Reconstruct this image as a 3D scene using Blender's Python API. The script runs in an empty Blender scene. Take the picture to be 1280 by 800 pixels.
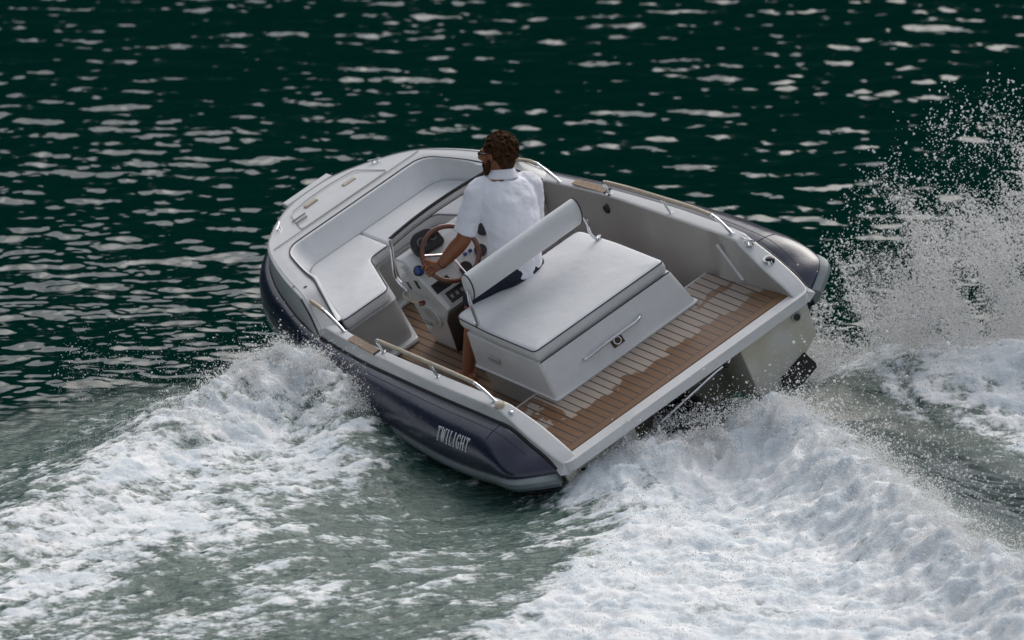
import bpy, bmesh, math, random
import numpy as np
from mathutils import Vector, Matrix
random.seed(7); rng = np.random.default_rng(11)
C = bpy.context.scene
COL = C.collection
R = math.radians
# ------------------------------------------------------------------ camera
cam_d = bpy.data.cameras.new('camera'); cam = bpy.data.objects.new('camera', cam_d); COL.objects.link(cam)
cam.location = (-0.989, -34.171, 8.2); cam.rotation_euler = (R(90-12), 0, 0)
cam_d.sensor_width = 36; cam_d.lens = 206.557; cam_d.clip_start = 0.5; cam_d.clip_end = 5000
cam_d.dof.use_dof = True; cam_d.dof.focus_distance = 35.2; cam_d.dof.aperture_fstop = 3.0
C.camera = cam
# ------------------------------------------------------------------ light
SUN_EL, SUN_AZ = 50, 24       # azimuth measured from +Y (away from camera) towards +X
w = bpy.data.worlds.new('World'); C.world = w; w.use_nodes = True
nt = w.node_tree; bg = nt.nodes['Background']
sky = nt.nodes.new('ShaderNodeTexSky'); sky.sky_type = 'NISHITA'; sky.sun_disc = False
sky.sun_elevation = R(SUN_EL); sky.sun_rotation = R(SUN_AZ); sky.air_density = 1.2; sky.dust_density = 4.0; sky.ozone_density = 1.5
hs_ = nt.nodes.new('ShaderNodeHueSaturation'); hs_.inputs['Saturation'].default_value = .38     # thin even cloud takes most of the blue out
nt.links.new(sky.outputs[0], hs_.inputs['Color']); nt.links.new(hs_.outputs[0], bg.inputs[0]); bg.inputs[1].default_value = 0.15
sd = bpy.data.lights.new('sun', 'SUN'); sun = bpy.data.objects.new('sun', sd); COL.objects.link(sun)
sd.energy = 1.05; sd.angle = R(55); sd.color = (1.0, .95, .88)
d = Vector((math.sin(R(SUN_AZ))*math.cos(R(SUN_EL)), math.cos(R(SUN_AZ))*math.cos(R(SUN_EL)), math.sin(R(SUN_EL))))
sun.rotation_euler = d.to_track_quat('Z', 'Y').to_euler()
C.view_settings.view_transform = 'Standard'; C.view_settings.look = 'None'; C.view_settings.gamma = 1
C.view_settings.exposure = -0.08
C.cycles.max_bounces = 12; C.cycles.diffuse_bounces = 8; C.cycles.glossy_bounces = 3; C.cycles.transparent_max_bounces = 12

# ------------------------------------------------------------------ helpers
def tag(o, label=None, cat=None, kind=None, group=None):
    if label: o['label'] = label
    if cat: o['category'] = cat
    if kind: o['kind'] = kind
    if group: o['group'] = group
    return o
def link(name, me, mat=None, parent=None, smooth=True, bevel=0, seg=2, sub=0, auto=None):
    o = bpy.data.objects.new(name, me); COL.objects.link(o)
    if mat: me.materials.append(mat)
    if parent: o.parent = parent
    if smooth:
        me.polygons.foreach_set('use_smooth', [True]*len(me.polygons))
        if not sub: me.set_sharp_from_angle(angle=R(36))
    if bevel:
        m = o.modifiers.new('b', 'BEVEL'); m.width = bevel; m.segments = seg; m.limit_method = 'ANGLE'; m.angle_limit = R(35); m.harden_normals = True
    if sub:
        m = o.modifiers.new('s', 'SUBSURF'); m.levels = sub; m.render_levels = sub
    return o
def me_from(v, f):
    me = bpy.data.meshes.new('m'); me.from_pydata([tuple(map(float, p)) for p in v], [], f); me.validate(); me.update()
    bm = bmesh.new(); bm.from_mesh(me); bmesh.ops.recalc_face_normals(bm, faces=bm.faces); bm.to_mesh(me); bm.free()
    return me
class MB:
    def __init__(s): s.v = []; s.f = []
    def add(s, v, f):
        n = len(s.v); s.v += [tuple(map(float, p)) for p in v]; s.f += [[i+n for i in q] for q in f]; return s
    def grid(s, G, cu=False, cv=False):
        G = np.asarray(G, float); n, m = G.shape[:2]; f = []
        for i in range(n if cu else n-1):
            for j in range(m if cv else m-1):
                f.append([i*m+j, ((i+1) % n)*m+j, ((i+1) % n)*m+(j+1) % m, i*m+(j+1) % m])
        return s.add(G.reshape(-1, 3), f)
    def tube(s, path, r, n=10, caps=True, closed=False):
        P = [Vector(p) for p in path]; k = len(P); rr = r if hasattr(r, '__len__') else [r]*k
        ref = Vector((0, 0, 1)); G = []; prev = None
        for i in range(k):
            if closed: t = (P[(i+1) % k]-P[i-1]).normalized()
            else: t = (P[min(i+1, k-1)]-P[max(i-1, 0)]).normalized()
            if prev is None:
                a = t.cross(ref)
                if a.length < .1: a = t.cross(Vector((1, 0, 0)))
            else: a = prev-t*prev.dot(t)
            a.normalize(); prev = a; b = t.cross(a)
            G.append([P[i]+(a*math.cos(q)+b*math.sin(q))*rr[i] for q in [2*math.pi*j/n for j in range(n)]])
        base = len(s.v); s.grid(np.array([[list(p) for p in g] for g in G]), cu=closed, cv=True)
        if caps and not closed:
            s.f.append([base+j for j in range(n)]); s.f.append([base+(k-1)*n+j for j in range(n)][::-1])
        return s
    def prism(s, poly, z0, z1, frame=None):
        n = len(poly); v = [(p[0], p[1], z0) for p in poly]+[(p[0], p[1], z1) for p in poly]
        if frame: v = [frame(Vector(p)) for p in v]
        f = [list(range(n))[::-1], list(range(n, 2*n))]+[[i, (i+1) % n, (i+1) % n+n, i+n] for i in range(n)]
        return s.add(v, f)
    def box(s, a, b, frame=None):
        return s.prism([(a[0], a[1]), (b[0], a[1]), (b[0], b[1]), (a[0], b[1])], a[2], b[2], frame)
    def ell(s, c, r, M=None, nu=16, nv=10):
        v = []; f = []
        for i in range(nv+1):
            th = math.pi*i/nv
            for j in range(nu):
                ph = 2*math.pi*j/nu; p = Vector((r[0]*math.sin(th)*math.cos(ph), r[1]*math.sin(th)*math.sin(ph), r[2]*math.cos(th)))
                if M: p = M@p
                v.append(Vector(c)+p)
        for i in range(nv):
            for j in range(nu):
                f.append([i*nu+j, (i+1)*nu+j, (i+1)*nu+(j+1) % nu, i*nu+(j+1) % nu])
        return s.add(v, f)
    def limb(s, path, r, n=14):      # tube with round ends
        P = [Vector(p) for p in path]; rr = list(r)
        t0 = (P[0]-P[1]).normalized(); t1 = (P[-1]-P[-2]).normalized()
        pp = []; r2 = []
        for a in (85, 60, 35): pp.append(P[0]+t0*rr[0]*math.sin(R(a))); r2.append(rr[0]*math.cos(R(a)))
        pp += P; r2 += rr
        for a in (35, 60, 85): pp.append(P[-1]+t1*rr[-1]*math.sin(R(a))); r2.append(rr[-1]*math.cos(R(a)))
        return s.tube(pp, r2, n)
    def me(s): return me_from(s.v, s.f)
    def build(s, name, mat=None, parent=None, **k): return link(name, s.me(), mat, parent, **k)
def catmull(P, n=8, closed=False):
    P = [np.array(p, float) for p in P]; out = []; k = len(P)
    for i in range(k if closed else k-1):
        if closed: a, b, c, e = P[i-1], P[i], P[(i+1) % k], P[(i+2) % k]
        else: a, b, c, e = P[max(i-1, 0)], P[i], P[i+1], P[min(i+2, k-1)]
        for j in range(n):
            t = j/n; out.append(.5*((2*b)+(-a+c)*t+(2*a-5*b+4*c-e)*t*t+(-a+3*b-3*c+e)*t**3))
    if not closed: out.append(P[-1])
    return out
def rpoly(poly, r, n=4):            # rounded polygon corners
    out = []; k = len(poly)
    for i in range(k):
        p = Vector(poly[i][:2]); a = Vector(poly[i-1][:2]); b = Vector(poly[(i+1) % k][:2])
        ri = r[i] if hasattr(r, '__len__') else r
        d1 = (a-p); d2 = (b-p); q = min(ri, d1.length*.45, d2.length*.45)
        A = p+d1.normalized()*q; B = p+d2.normalized()*q
        for j in range(n+1):
            t = j/n; out.append(tuple(A*(1-t)**2+p*2*t*(1-t)+B*t*t))
    return out

# ------------------------------------------------------------------ materials
def mat(name, col, rough=.5, metal=0, spec=.5, coat=0, bump=None, var=None, sheen=0, trans=0, ior=1.5, alpha=1):
    m = bpy.data.materials.new(name); m.use_nodes = True; n = m.node_tree; b = n.nodes['Principled BSDF']
    b.inputs['Base Color'].default_value = (*col, 1); b.inputs['Roughness'].default_value = rough; b.inputs['Metallic'].default_value = metal
    b.inputs['Specular IOR Level'].default_value = spec; b.inputs['Coat Weight'].default_value = coat; b.inputs['Coat Roughness'].default_value = .08
    b.inputs['Sheen Weight'].default_value = sheen; b.inputs['Transmission Weight'].default_value = trans; b.inputs['IOR'].default_value = ior
    b.inputs['Alpha'].default_value = alpha
    tc = n.nodes.new('ShaderNodeTexCoord')
    if bump:
        sc, st, dist = bump
        t = n.nodes.new('ShaderNodeTexNoise'); t.inputs['Scale'].default_value = sc; t.inputs['Detail'].default_value = 5
        bu = n.nodes.new('ShaderNodeBump'); bu.inputs['Strength'].default_value = st; bu.inputs['Distance'].default_value = dist
        n.links.new(tc.outputs['Object'], t.inputs['Vector']); n.links.new(t.outputs[0], bu.inputs['Height']); n.links.new(bu.outputs[0], b.inputs['Normal'])
    if var:
        sc, amt = var[:2]; c2 = var[2] if len(var) > 2 else tuple(x*(1-amt) for x in col)
        t = n.nodes.new('ShaderNodeTexNoise'); t.inputs['Scale'].default_value = sc; t.inputs['Detail'].default_value = 6; t.inputs['Roughness'].default_value = .65
        cr = n.nodes.new('ShaderNodeValToRGB'); cr.color_ramp.elements[0].position = .35; cr.color_ramp.elements[1].position = .68
        cr.color_ramp.elements[0].color = (*c2, 1); cr.color_ramp.elements[1].color = (*col, 1)
        n.links.new(tc.outputs['Object'], t.inputs['Vector']); n.links.new(t.outputs[0], cr.inputs[0]); n.links.new(cr.outputs[0], b.inputs['Base Color'])
    return m
GEL = mat('white_gelcoat', (.66, .665, .67), .22, coat=.3, var=(7, .08), bump=(30, .03, .01))
GELG = mat('grey_gelcoat', (.42, .42, .41), .28, coat=.2, var=(5, .12), bump=(20, .03, .01))
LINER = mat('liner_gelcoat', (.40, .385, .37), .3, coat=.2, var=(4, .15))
VINYL = mat('white_vinyl', (.72, .73, .75), .45, var=(5, .06), bump=(9, .25, .02))
PIPE = mat('navy_piping', (.012, .014, .025), .5)
RUB = mat('black_rubber', (.012, .012, .013), .6, bump=(60, .2, .01))
PLAS = mat('black_plastic', (.01, .01, .011), .3, bump=(80, .1, .005))
STEEL = mat('stainless_steel', (.75, .76, .78), .12, 1, var=(40, .1))
DULL = mat('brushed_steel', (.35, .32, .28), .35, 1, var=(30, .3))
LEATH = mat('beige_leather_wrap', (.55, .47, .36), .5, bump=(60, .2, .01), var=(20, .15))
WOOD = mat('mahogany', (.17, .048, .02), .2, coat=.8, var=(12, .4))
STRK = mat('grey_rub_strake', (.20, .235, .25), .4, var=(14, .2), bump=(40, .1, .01))
BROWN = mat('aft_face_shade', (.10, .085, .075), .7, var=(10, .3))  # shade tone for the console's aft face
NAVYC = mat('navy_cloth', (.012, .016, .035), .8, bump=(40, .4, .02))
def tube_mat():
    m = mat('navy_collar', (.006, .010, .036), .24, spec=.75, coat=.25, sheen=.06, bump=(14, .12, .02)); n = m.node_tree; b = n.nodes['Principled BSDF']
    b.inputs['Sheen Roughness'].default_value = .4; b.inputs['Sheen Tint'].default_value = (.95, .78, .68, 1)
    t = n.nodes.new('ShaderNodeTexNoise'); t.inputs['Scale'].default_value = 3; t.inputs['Detail'].default_value = 8
    mp = n.nodes.new('ShaderNodeMapRange'); mp.inputs[3].default_value = .20; mp.inputs[4].default_value = .34
    tc = n.nodes.new('ShaderNodeTexCoord'); mpp = n.nodes.new('ShaderNodeMapping'); mpp.inputs['Scale'].default_value = (1, 4, 6)
    n.links.new(tc.outputs['Object'], mpp.inputs[0]); n.links.new(mpp.outputs[0], t.inputs[0]); n.links.new(t.outputs[0], mp.inputs[0]); n.links.new(mp.outputs[0], b.inputs['Roughness'])
    return m
TUBE = tube_mat()
def math_node(n, op, a, b=None, c=None):
    x = n.nodes.new('ShaderNodeMath'); x.operation = op
    for i, q in enumerate((a, b, c)):
        if q is None: continue
        if isinstance(q, (int, float)): x.inputs[i].default_value = q
        else: n.links.new(q, x.inputs[i])
    return x.outputs[0]
def mixc(n, f, a, b):
    x = n.nodes.new('ShaderNodeMix'); x.data_type = 'RGBA'
    for s, q in (('Factor', f), ('A', a), ('B', b)):
        sk = [i for i in x.inputs if i.name == s and i.enabled][0] if s != 'Factor' else x.inputs[0]
        if s == 'A': sk = x.inputs[6]
        if s == 'B': sk = x.inputs[7]
        if isinstance(q, tuple): sk.default_value = (*q, 1)
        elif isinstance(q, (int, float)): sk.default_value = q
        else: n.links.new(q, sk)
    return x.outputs[2]
def teak_mat(name, wet=True):
    m = bpy.data.materials.new(name); m.use_nodes = True; n = m.node_tree; b = n.nodes['Principled BSDF']
    tc = n.nodes.new('ShaderNodeTexCoord'); sp = n.nodes.new('ShaderNodeSeparateXYZ'); n.links.new(tc.outputs['Object'], sp.inputs[0])
    X, Y = sp.outputs[0], sp.outputs[1]; W = .0528
    yy = math_node(n, 'DIVIDE', math_node(n, 'ADD', Y, W*40), W)
    fr = math_node(n, 'FRACT', yy); idx = math_node(n, 'FLOOR', yy)
    e = math_node(n, 'ABSOLUTE', math_node(n, 'SUBTRACT', fr, .5))
    caulk = math_node(n, 'GREATER_THAN', e, .425)
    if wet:   # margin plank along the aft edge
        mg = math_node(n, 'LESS_THAN', X, .045); caulk = math_node(n, 'MULTIPLY', caulk, math_node(n, 'SUBTRACT', 1, mg))
        l = math_node(n, 'LESS_THAN', math_node(n, 'ABSOLUTE', math_node(n, 'SUBTRACT', X, .045)), .0028)
        caulk = math_node(n, 'MAXIMUM', caulk, l)
    wn = n.nodes.new('ShaderNodeTexWhiteNoise'); wn.noise_dimensions = '1D'; n.links.new(idx, wn.inputs['W'])
    mp = n.nodes.new('ShaderNodeMapping'); mp.inputs['Scale'].default_value = (2.2, 45, 1); n.links.new(tc.outputs['Object'], mp.inputs[0])
    g = n.nodes.new('ShaderNodeTexNoise'); g.inputs['Scale'].default_value = 3; g.inputs['Detail'].default_value = 7; n.links.new(mp.outputs[0], g.inputs[0])
    dry = mixc(n, g.outputs[0], (.25, .20, .16), (.43, .37, .325)); wt = mixc(n, g.outputs[0], (.052, .022, .006), (.27, .125, .040))
    if wet:
        n2 = n.nodes.new('ShaderNodeTexNoise'); n2.inputs['Scale'].default_value = 7; n2.inputs['Detail'].default_value = 6; n.links.new(tc.outputs['Object'], n2.inputs[0])
        # wet edge: each plank drinks to its own depth
        edge = math_node(n, 'ADD', math_node(n, 'MULTIPLY', wn.outputs[0], .085), math_node(n, 'MULTIPLY', n2.outputs[0], .24))
        edge = math_node(n, 'ADD', edge, math_node(n, 'MULTIPLY', Y, .06))
        edge = math_node(n, 'ADD', edge, .115)
        wf = n.nodes.new('ShaderNodeMapRange'); n.links.new(math_node(n, 'SUBTRACT', edge, X), wf.inputs[0]); wf.inputs[1].default_value = -.008; wf.inputs[2].default_value = .008
        # a second wet streak from the seat corner to the starboard front and the port front corner
        l2 = math_node(n, 'ABSOLUTE', math_node(n, 'SUBTRACT', math_node(n, 'ADD', X, math_node(n, 'MULTIPLY', n2.outputs[0], .25)), .62))
        s2 = math_node(n, 'MULTIPLY', math_node(n, 'LESS_THAN', l2, .03), math_node(n, 'LESS_THAN', Y, -.50))
        s3 = math_node(n, 'MULTIPLY', math_node(n, 'GREATER_THAN', Y, .60), math_node(n, 'GREATER_THAN', math_node(n, 'ADD', n2.outputs[0], math_node(n, 'MULTIPLY', X, .25)), .62))
        wfo = math_node(n, 'MAXIMUM', wf.outputs[0], math_node(n, 'MAXIMUM', s2, s3))
        col = mixc(n, wfo, dry, wt); rg = math_node(n, 'SUBTRACT', .6, math_node(n, 'MULTIPLY', wfo, .3)); n.links.new(rg, b.inputs['Roughness'])
    else:
        col = mixc(n, .75, dry, wt); b.inputs['Roughness'].default_value = .6
    col = mixc(n, math_node(n, 'MULTIPLY', wn.outputs[0], .25), col, (.16, .10, .06))
    col = mixc(n, caulk, col, (.012, .01, .009)); n.links.new(col, b.inputs['Base Color'])
    bu = n.nodes.new('ShaderNodeBump'); bu.inputs['Strength'].default_value = .4; bu.inputs['Distance'].default_value = .003
    n.links.new(math_node(n, 'SUBTRACT', g.outputs[0], math_node(n, 'MULTIPLY', caulk, 2)), bu.inputs['Height']); n.links.new(bu.outputs[0], b.inputs['Normal'])
    return m
TEAK = teak_mat('teak_deck_wet'); TEAK2 = teak_mat('teak_deck', False)
TEAKP = mat('teak_pad', (.36, .25, .17), .6, var=(30, .3), bump=(50, .2, .01))
GLASS = mat('tinted_acrylic', (.30, .30, .31), .04, spec=.5, alpha=.22)
TRANS = mat('weathered_transom', (.64, .64, .61), .35, var=(4, .3, (.54, .50, .38)), bump=(10, .1, .02))
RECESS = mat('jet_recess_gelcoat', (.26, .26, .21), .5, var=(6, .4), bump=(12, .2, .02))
SKIN = mat('tanned_skin', (.33, .125, .062), .45, var=(25, .2), bump=(60, .15, .01))
SKIN.node_tree.nodes['Principled BSDF'].inputs['Subsurface Weight'].default_value = .1
SKIN.node_tree.nodes['Principled BSDF'].inputs['Subsurface Radius'].default_value = (.02, .008, .004)
HAIR = mat('brown_hair', (.022, .010, .005), .8, spec=.2, var=(38, .5, (.085, .036, .012)), bump=(70, 1, .02))
SHIRT = mat('white_polo', (.90, .91, .98), .85, bump=(13, .35, .03), var=(4, .03))

# ------------------------------------------------------------------ numpy noise
_perm = rng.permutation(512); _gr = rng.normal(size=(512, 2)); _gr /= np.linalg.norm(_gr, axis=1)[:, None]
def perlin(x, y, seed=0):
    xi = np.floor(x).astype(int); yi = np.floor(y).astype(int); xf = x-xi; yf = y-yi
    def h(i, j): return _gr[_perm[(_perm[(i+seed*37) & 511]+j) & 511]]
    u = xf*xf*xf*(xf*(xf*6-15)+10); v = yf*yf*yf*(yf*(yf*6-15)+10)
    def dd(i, j, a, b): g = h(i, j); return g[..., 0]*a+g[..., 1]*b
    a = dd(xi, yi, xf, yf); b = dd(xi+1, yi, xf-1, yf); c = dd(xi, yi+1, xf, yf-1); e = dd(xi+1, yi+1, xf-1, yf-1)
    return ((a*(1-u)+b*u)*(1-v)+(c*(1-u)+e*u)*v)*1.5
def fbm(x, y, o=4, seed=0, g=.5, ridged=False):
    s = 0; a = 1; t = 0
    for k in range(o):
        n = perlin(x*2**k, y*2**k, seed+k)
        if ridged: n = 1-2*np.abs(n)
        s = s+a*n; t += a; a *= g
    return s/t
def sstep(a, b, x): t = np.clip((x-a)/(b-a), 0, 1); return t*t*(3-2*t)
def seg_d(x, y, p):                  # distance to polyline + interpolated 3rd column
    best = np.full(x.shape, 1e9); val = np.zeros(x.shape); side = np.zeros(x.shape)
    for (x0, y0, h0), (x1, y1, h1) in zip(p[:-1], p[1:]):
        dx, dy = x1-x0, y1-y0; L = dx*dx+dy*dy; t = np.clip(((x-x0)*dx+(y-y0)*dy)/L, 0, 1)
        dd = np.hypot(x-x0-t*dx, y-y0-t*dy); m = dd < best
        best = np.where(m, dd, best); val = np.where(m, h0+t*(h1-h0), val); side = np.where(m, (x-x0)*dy-(y-y0)*dx, side)
    return best, val, np.sign(side)
def poly_sd(x, y, P):                # >0 inside
    P = np.array(P, float); best = np.full(x.shape, 1e9); ins = np.zeros(x.shape, bool)
    for i in range(len(P)):
        x0, y0 = P[i-1]; x1, y1 = P[i]; dx, dy = x1-x0, y1-y0; t = np.clip(((x-x0)*dx+(y-y0)*dy)/(dx*dx+dy*dy+1e-9), 0, 1)
        best = np.minimum(best, np.hypot(x-x0-t*dx, y-y0-t*dy))
        c = ((y0 > y) != (y1 > y)) & (x < (x1-x0)*(y-y0)/(y1-y0+1e-12)+x0); ins ^= c
    return np.where(ins, best, -best)

# ------------------------------------------------------------------ water surface
BOW_CREST = [(-1.80, .15, .05), (-1.98, .87, .15), (-2.13, 1.26, .27), (-2.38, 1.50, .37), (-2.64, 1.1, .29), (-2.98, .64, .20), (-3.3, -.1, .14), (-3.55, -.9, .13), (-3.8, -1.7, .12), (-4.3, -2.5, .1), (-5.4, -3.2, .1)]
STERN_RIDGE = [(-.80, .12, .05), (-.45, -.15, .17), (-.05, -.25, .21), (.30, -.2, .24), (.60, -.15, .42), (.84, -.5, .35), (1.05, -1.2, .31), (1.25, -2.0, .30), (1.45, -2.8, .28), (1.8, -3.8, .28), (2.4, -5.0, .25)]
STBD_RIDGE = [(1.0, 1.5, .20), (1.4, 1.75, .33), (2.2, 1.75, .37), (3.2, 1.8, .34), (5, 1.9, .3)]
F_STERN = [(-.80, .20), (-.1, .10), (.68, .2), (.98, -.5), (1.22, -1.3), (1.42, -2.1), (1.65, -3.0), (2.0, -3.8), (2.8, -5.5), (-1.6, -5.5), (-1.1, -3.6), (-.75, -2.6), (-.45, -1.7), (-.35, -1.0), (-.75, -.45)]
F_LEFT = [(-1.75, .2), (-1.95, 1.3), (-2.3, 2.0), (-2.8, 1.6), (-3.2, .75), (-3.5, -.1), (-3.75, -1.1), (-4.1, -1.9), (-5.4, -2.4), (-5.6, -4.5), (-4.2, -4.2), (-3.3, -3.1), (-2.6, -1.9), (-2.15, -.7)]
F_STBD = [(.85, 1.55), (1.3, 1.40), (1.7, .95), (2.1, 0), (2.6, -1.4), (5, -3), (5, 4.5), (3.0, 4.3), (1.4, 3.6), (.9, 2.9)]
HOLLOW = [(.98, .80, .8), (1.3, .40, 1), (1.58, -.2, 1), (1.85, -1.1, .9), (2.15, -2.2, .5)]
def water_fields(x, y):
    wx = x+.10*fbm(x*2.1, y*2.1, 3, 3); wy = y+.16*fbm(x*1.9+7, y*1.9, 3, 5)
    # foam cover
    fs = sstep(-.22, .22, poly_sd(wx, wy, F_STERN)); fl = sstep(-.30, .40, poly_sd(wx, wy, F_LEFT)); fr = sstep(-.25, .5, poly_sd(wx, wy, F_STBD))
    aer = sstep(-.7, .5, poly_sd(wx, wy, [(-2.2, 2.3), (-3.2, 2.0), (-4.2, .9), (-6.5, .3), (-7, -6), (5, -6), (5, 4), (1, 3.2), (.8, .5), (-1, .3), (-1.9, 1.6)]))
    # swell, ripples
    big = .035*fbm(x*.22, y*.3, 2, 11)
    gust = .95+.45*fbm(x*.35, y*.22, 2, 19); rip = gust*(.028*fbm(x*.85+3, y*1.9, 2, 21, .55)+.0265*fbm(x*2.9, y*4.5, 3, 23, .55)+.0022*perlin(x*9, y*10, 27))
    rip = rip*(1-.55*aer)
    h = big+rip
    db, hb, sb = seg_d(wx, wy, BOW_CREST)
    h = h+hb*np.exp(-(db/np.where(sb > 0, .55, .30))**2)
    ds, hs, ss = seg_d(wx, wy, STERN_RIDGE)
    h = h+hs*np.exp(-(ds/np.where(ss > 0, .34, .95))**2)
    dr, hr, sr = seg_d(wx, wy, STBD_RIDGE)
    h = h+hr*np.exp(-(dr/.5)**2)
    dh, hh_, _ = seg_d(wx, wy, HOLLOW); hol = hh_*np.exp(-(dh/.50)**2)
    # hollows beside the hull and on the starboard side of the stern ridge
    h = h-.16*np.exp(-(((x+1.35)/.75)**2+((y+.6)/1.3)**2))
    h = h-.07*hol
    cov = np.maximum(np.maximum(fs, .78*fl*(.80+.20*sstep(-2.5, 1.2, y))), fr*(.62+.36*sstep(-1.0, .9, y)))
    # curved flow streaks in the hollow (long in the direction the boat went)
    ca, sa = math.cos(R(20)), math.sin(R(20)); u = (x*ca+y*sa)+.036*y*y; v = (-x*sa+y*ca)+.1*x*x
    st = fbm(u*2.0, v*5.5, 4, 31, .6); lace = fbm(u*6, v*13, 4, 41, .6, True); web = fbm(wx*5.5+.3*st, wy*5, 3, 43, .6, True)
    patch = fbm(x*1.1, y*1.0, 3, 51)
    dk, _, _ = seg_d(wx, wy, [(-2.0, .85, 1), (-1.5, .42, 1), (-1.1, .02, 1), (-.72, -.12, 1)])
    foam = cov*1.04+(.34+.10*sstep(-1.5, -3.2, y))*aer*(1-cov)+.62*st*aer*(1-.45*fs)+.34*(lace-.2)*aer*(1-.45*cov)+.45*patch*aer*(1-.75*fs)-.26*sstep(.25, .75, web)*aer*(1-.3*fs)
    foam = foam-.85*hol*aer*(1-.7*fs)-.12*np.exp(-(((x+1.15)/.5)**2+((y-.2)/.5)**2))+.42*np.exp(-(dk/.10)**2)*(.5+st)*aer
    foam = np.where(aer > .01, foam, 0)*sstep(0, .4, aer); aer = aer*(1-np.clip(1.3*hol, 0, 1))
    # heights of the white water: lumps and billows
    lum = 1-np.abs(fbm(x*3.0, y*2.6, 4, 61, .58))*2.4
    fine = fbm(x*9, y*8, 3, 71, .6)
    h = h+cov*(.034*lum+.012*fine+.030*fbm(u*2.2, v*4.5, 3, 63))+.020*aer*st+.014*aer*lace*np.clip(foam, 0, 1)+.012*aer*fbm(u*5, v*9, 3, 47)
    h = h+fs*.085*fbm(x*1.7, y*1.6, 4, 81, .55)+fs*.06*np.exp(-(ds/.5)**2)*(1-2*np.abs(fbm(x*5, y*4, 3, 83)))+.10*np.exp(-(db/.30)**2)*sstep(.1, .3, hb)*(.6-1.8*np.abs(fbm(x*4.5, y*4.5, 4, 85, .6)))
    # hold the surface down under the hull
    bx, by = (-.522*x+.852*y-.027), (-.768*x-.448*y+.284)
    ins = sstep(1.16, .98, by)*sstep(-.75, -.5, by)*sstep(-.05, .25, bx)*sstep(4.4, 3.6, bx)
    h = h*(1-ins)+np.minimum(h, -.10)*ins
    return h, np.clip(foam, 0, 1.3), aer
def axis(a, b, step, lo, hi, g=1.12):
    core = list(np.arange(a, b, step)); s = step; p = core[0]; L = []
    while p > lo: s *= g; p -= s; L.append(p)
    s = step; p = core[-1]; H = []
    while p < hi: s *= g; p += s; H.append(p)
    return L[::-1], core, H
l, c, h_ = axis(-6.0, 4.0, .0145, -900, 900); xs = np.array(l+c+h_)
l, c, h_ = axis(-4.8, 4.8, .021, -120, 4.9); mid = list(np.cumsum(np.full(60, 0)))
ys = list(np.array(l+c)); s = .021; p = ys[-1]
while p < 22: s = min(s*1.01, .055); p += s; ys.append(p)
while p < 1500: s *= 1.10; p += s; ys.append(p)
ys = np.array(ys)
gx, gy = np.meshgrid(xs, ys); gh, gf, ga = water_fields(gx, gy)
far = sstep(30, 80, np.hypot(gx, gy)); gh = gh*(1-far)
ny, nx = gx.shape
wm = bpy.data.meshes.new('water'); nv = nx*ny; wm.vertices.add(nv)
wm.vertices.foreach_set('co', np.stack([gx, gy, gh], -1).astype(np.float32).ravel())
ii = (np.arange(ny-1)[:, None]*nx+np.arange(nx-1)[None]).ravel(); quads = np.stack([ii, ii+1, ii+1+nx, ii+nx], 1)
nf = len(quads); wm.loops.add(nf*4); wm.polygons.add(nf)
wm.loops.foreach_set('vertex_index', quads.ravel().astype(np.int32)); wm.polygons.foreach_set('loop_start', np.arange(0, nf*4, 4, dtype=np.int32))
wm.polygons.foreach_set('use_smooth', np.ones(nf, bool)); wm.update()
for nm, arr in (('foam', gf), ('aer', ga)):
    at = wm.attributes.new(nm, 'FLOAT', 'POINT'); at.data.foreach_set('value', arr.astype(np.float32).ravel())
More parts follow.
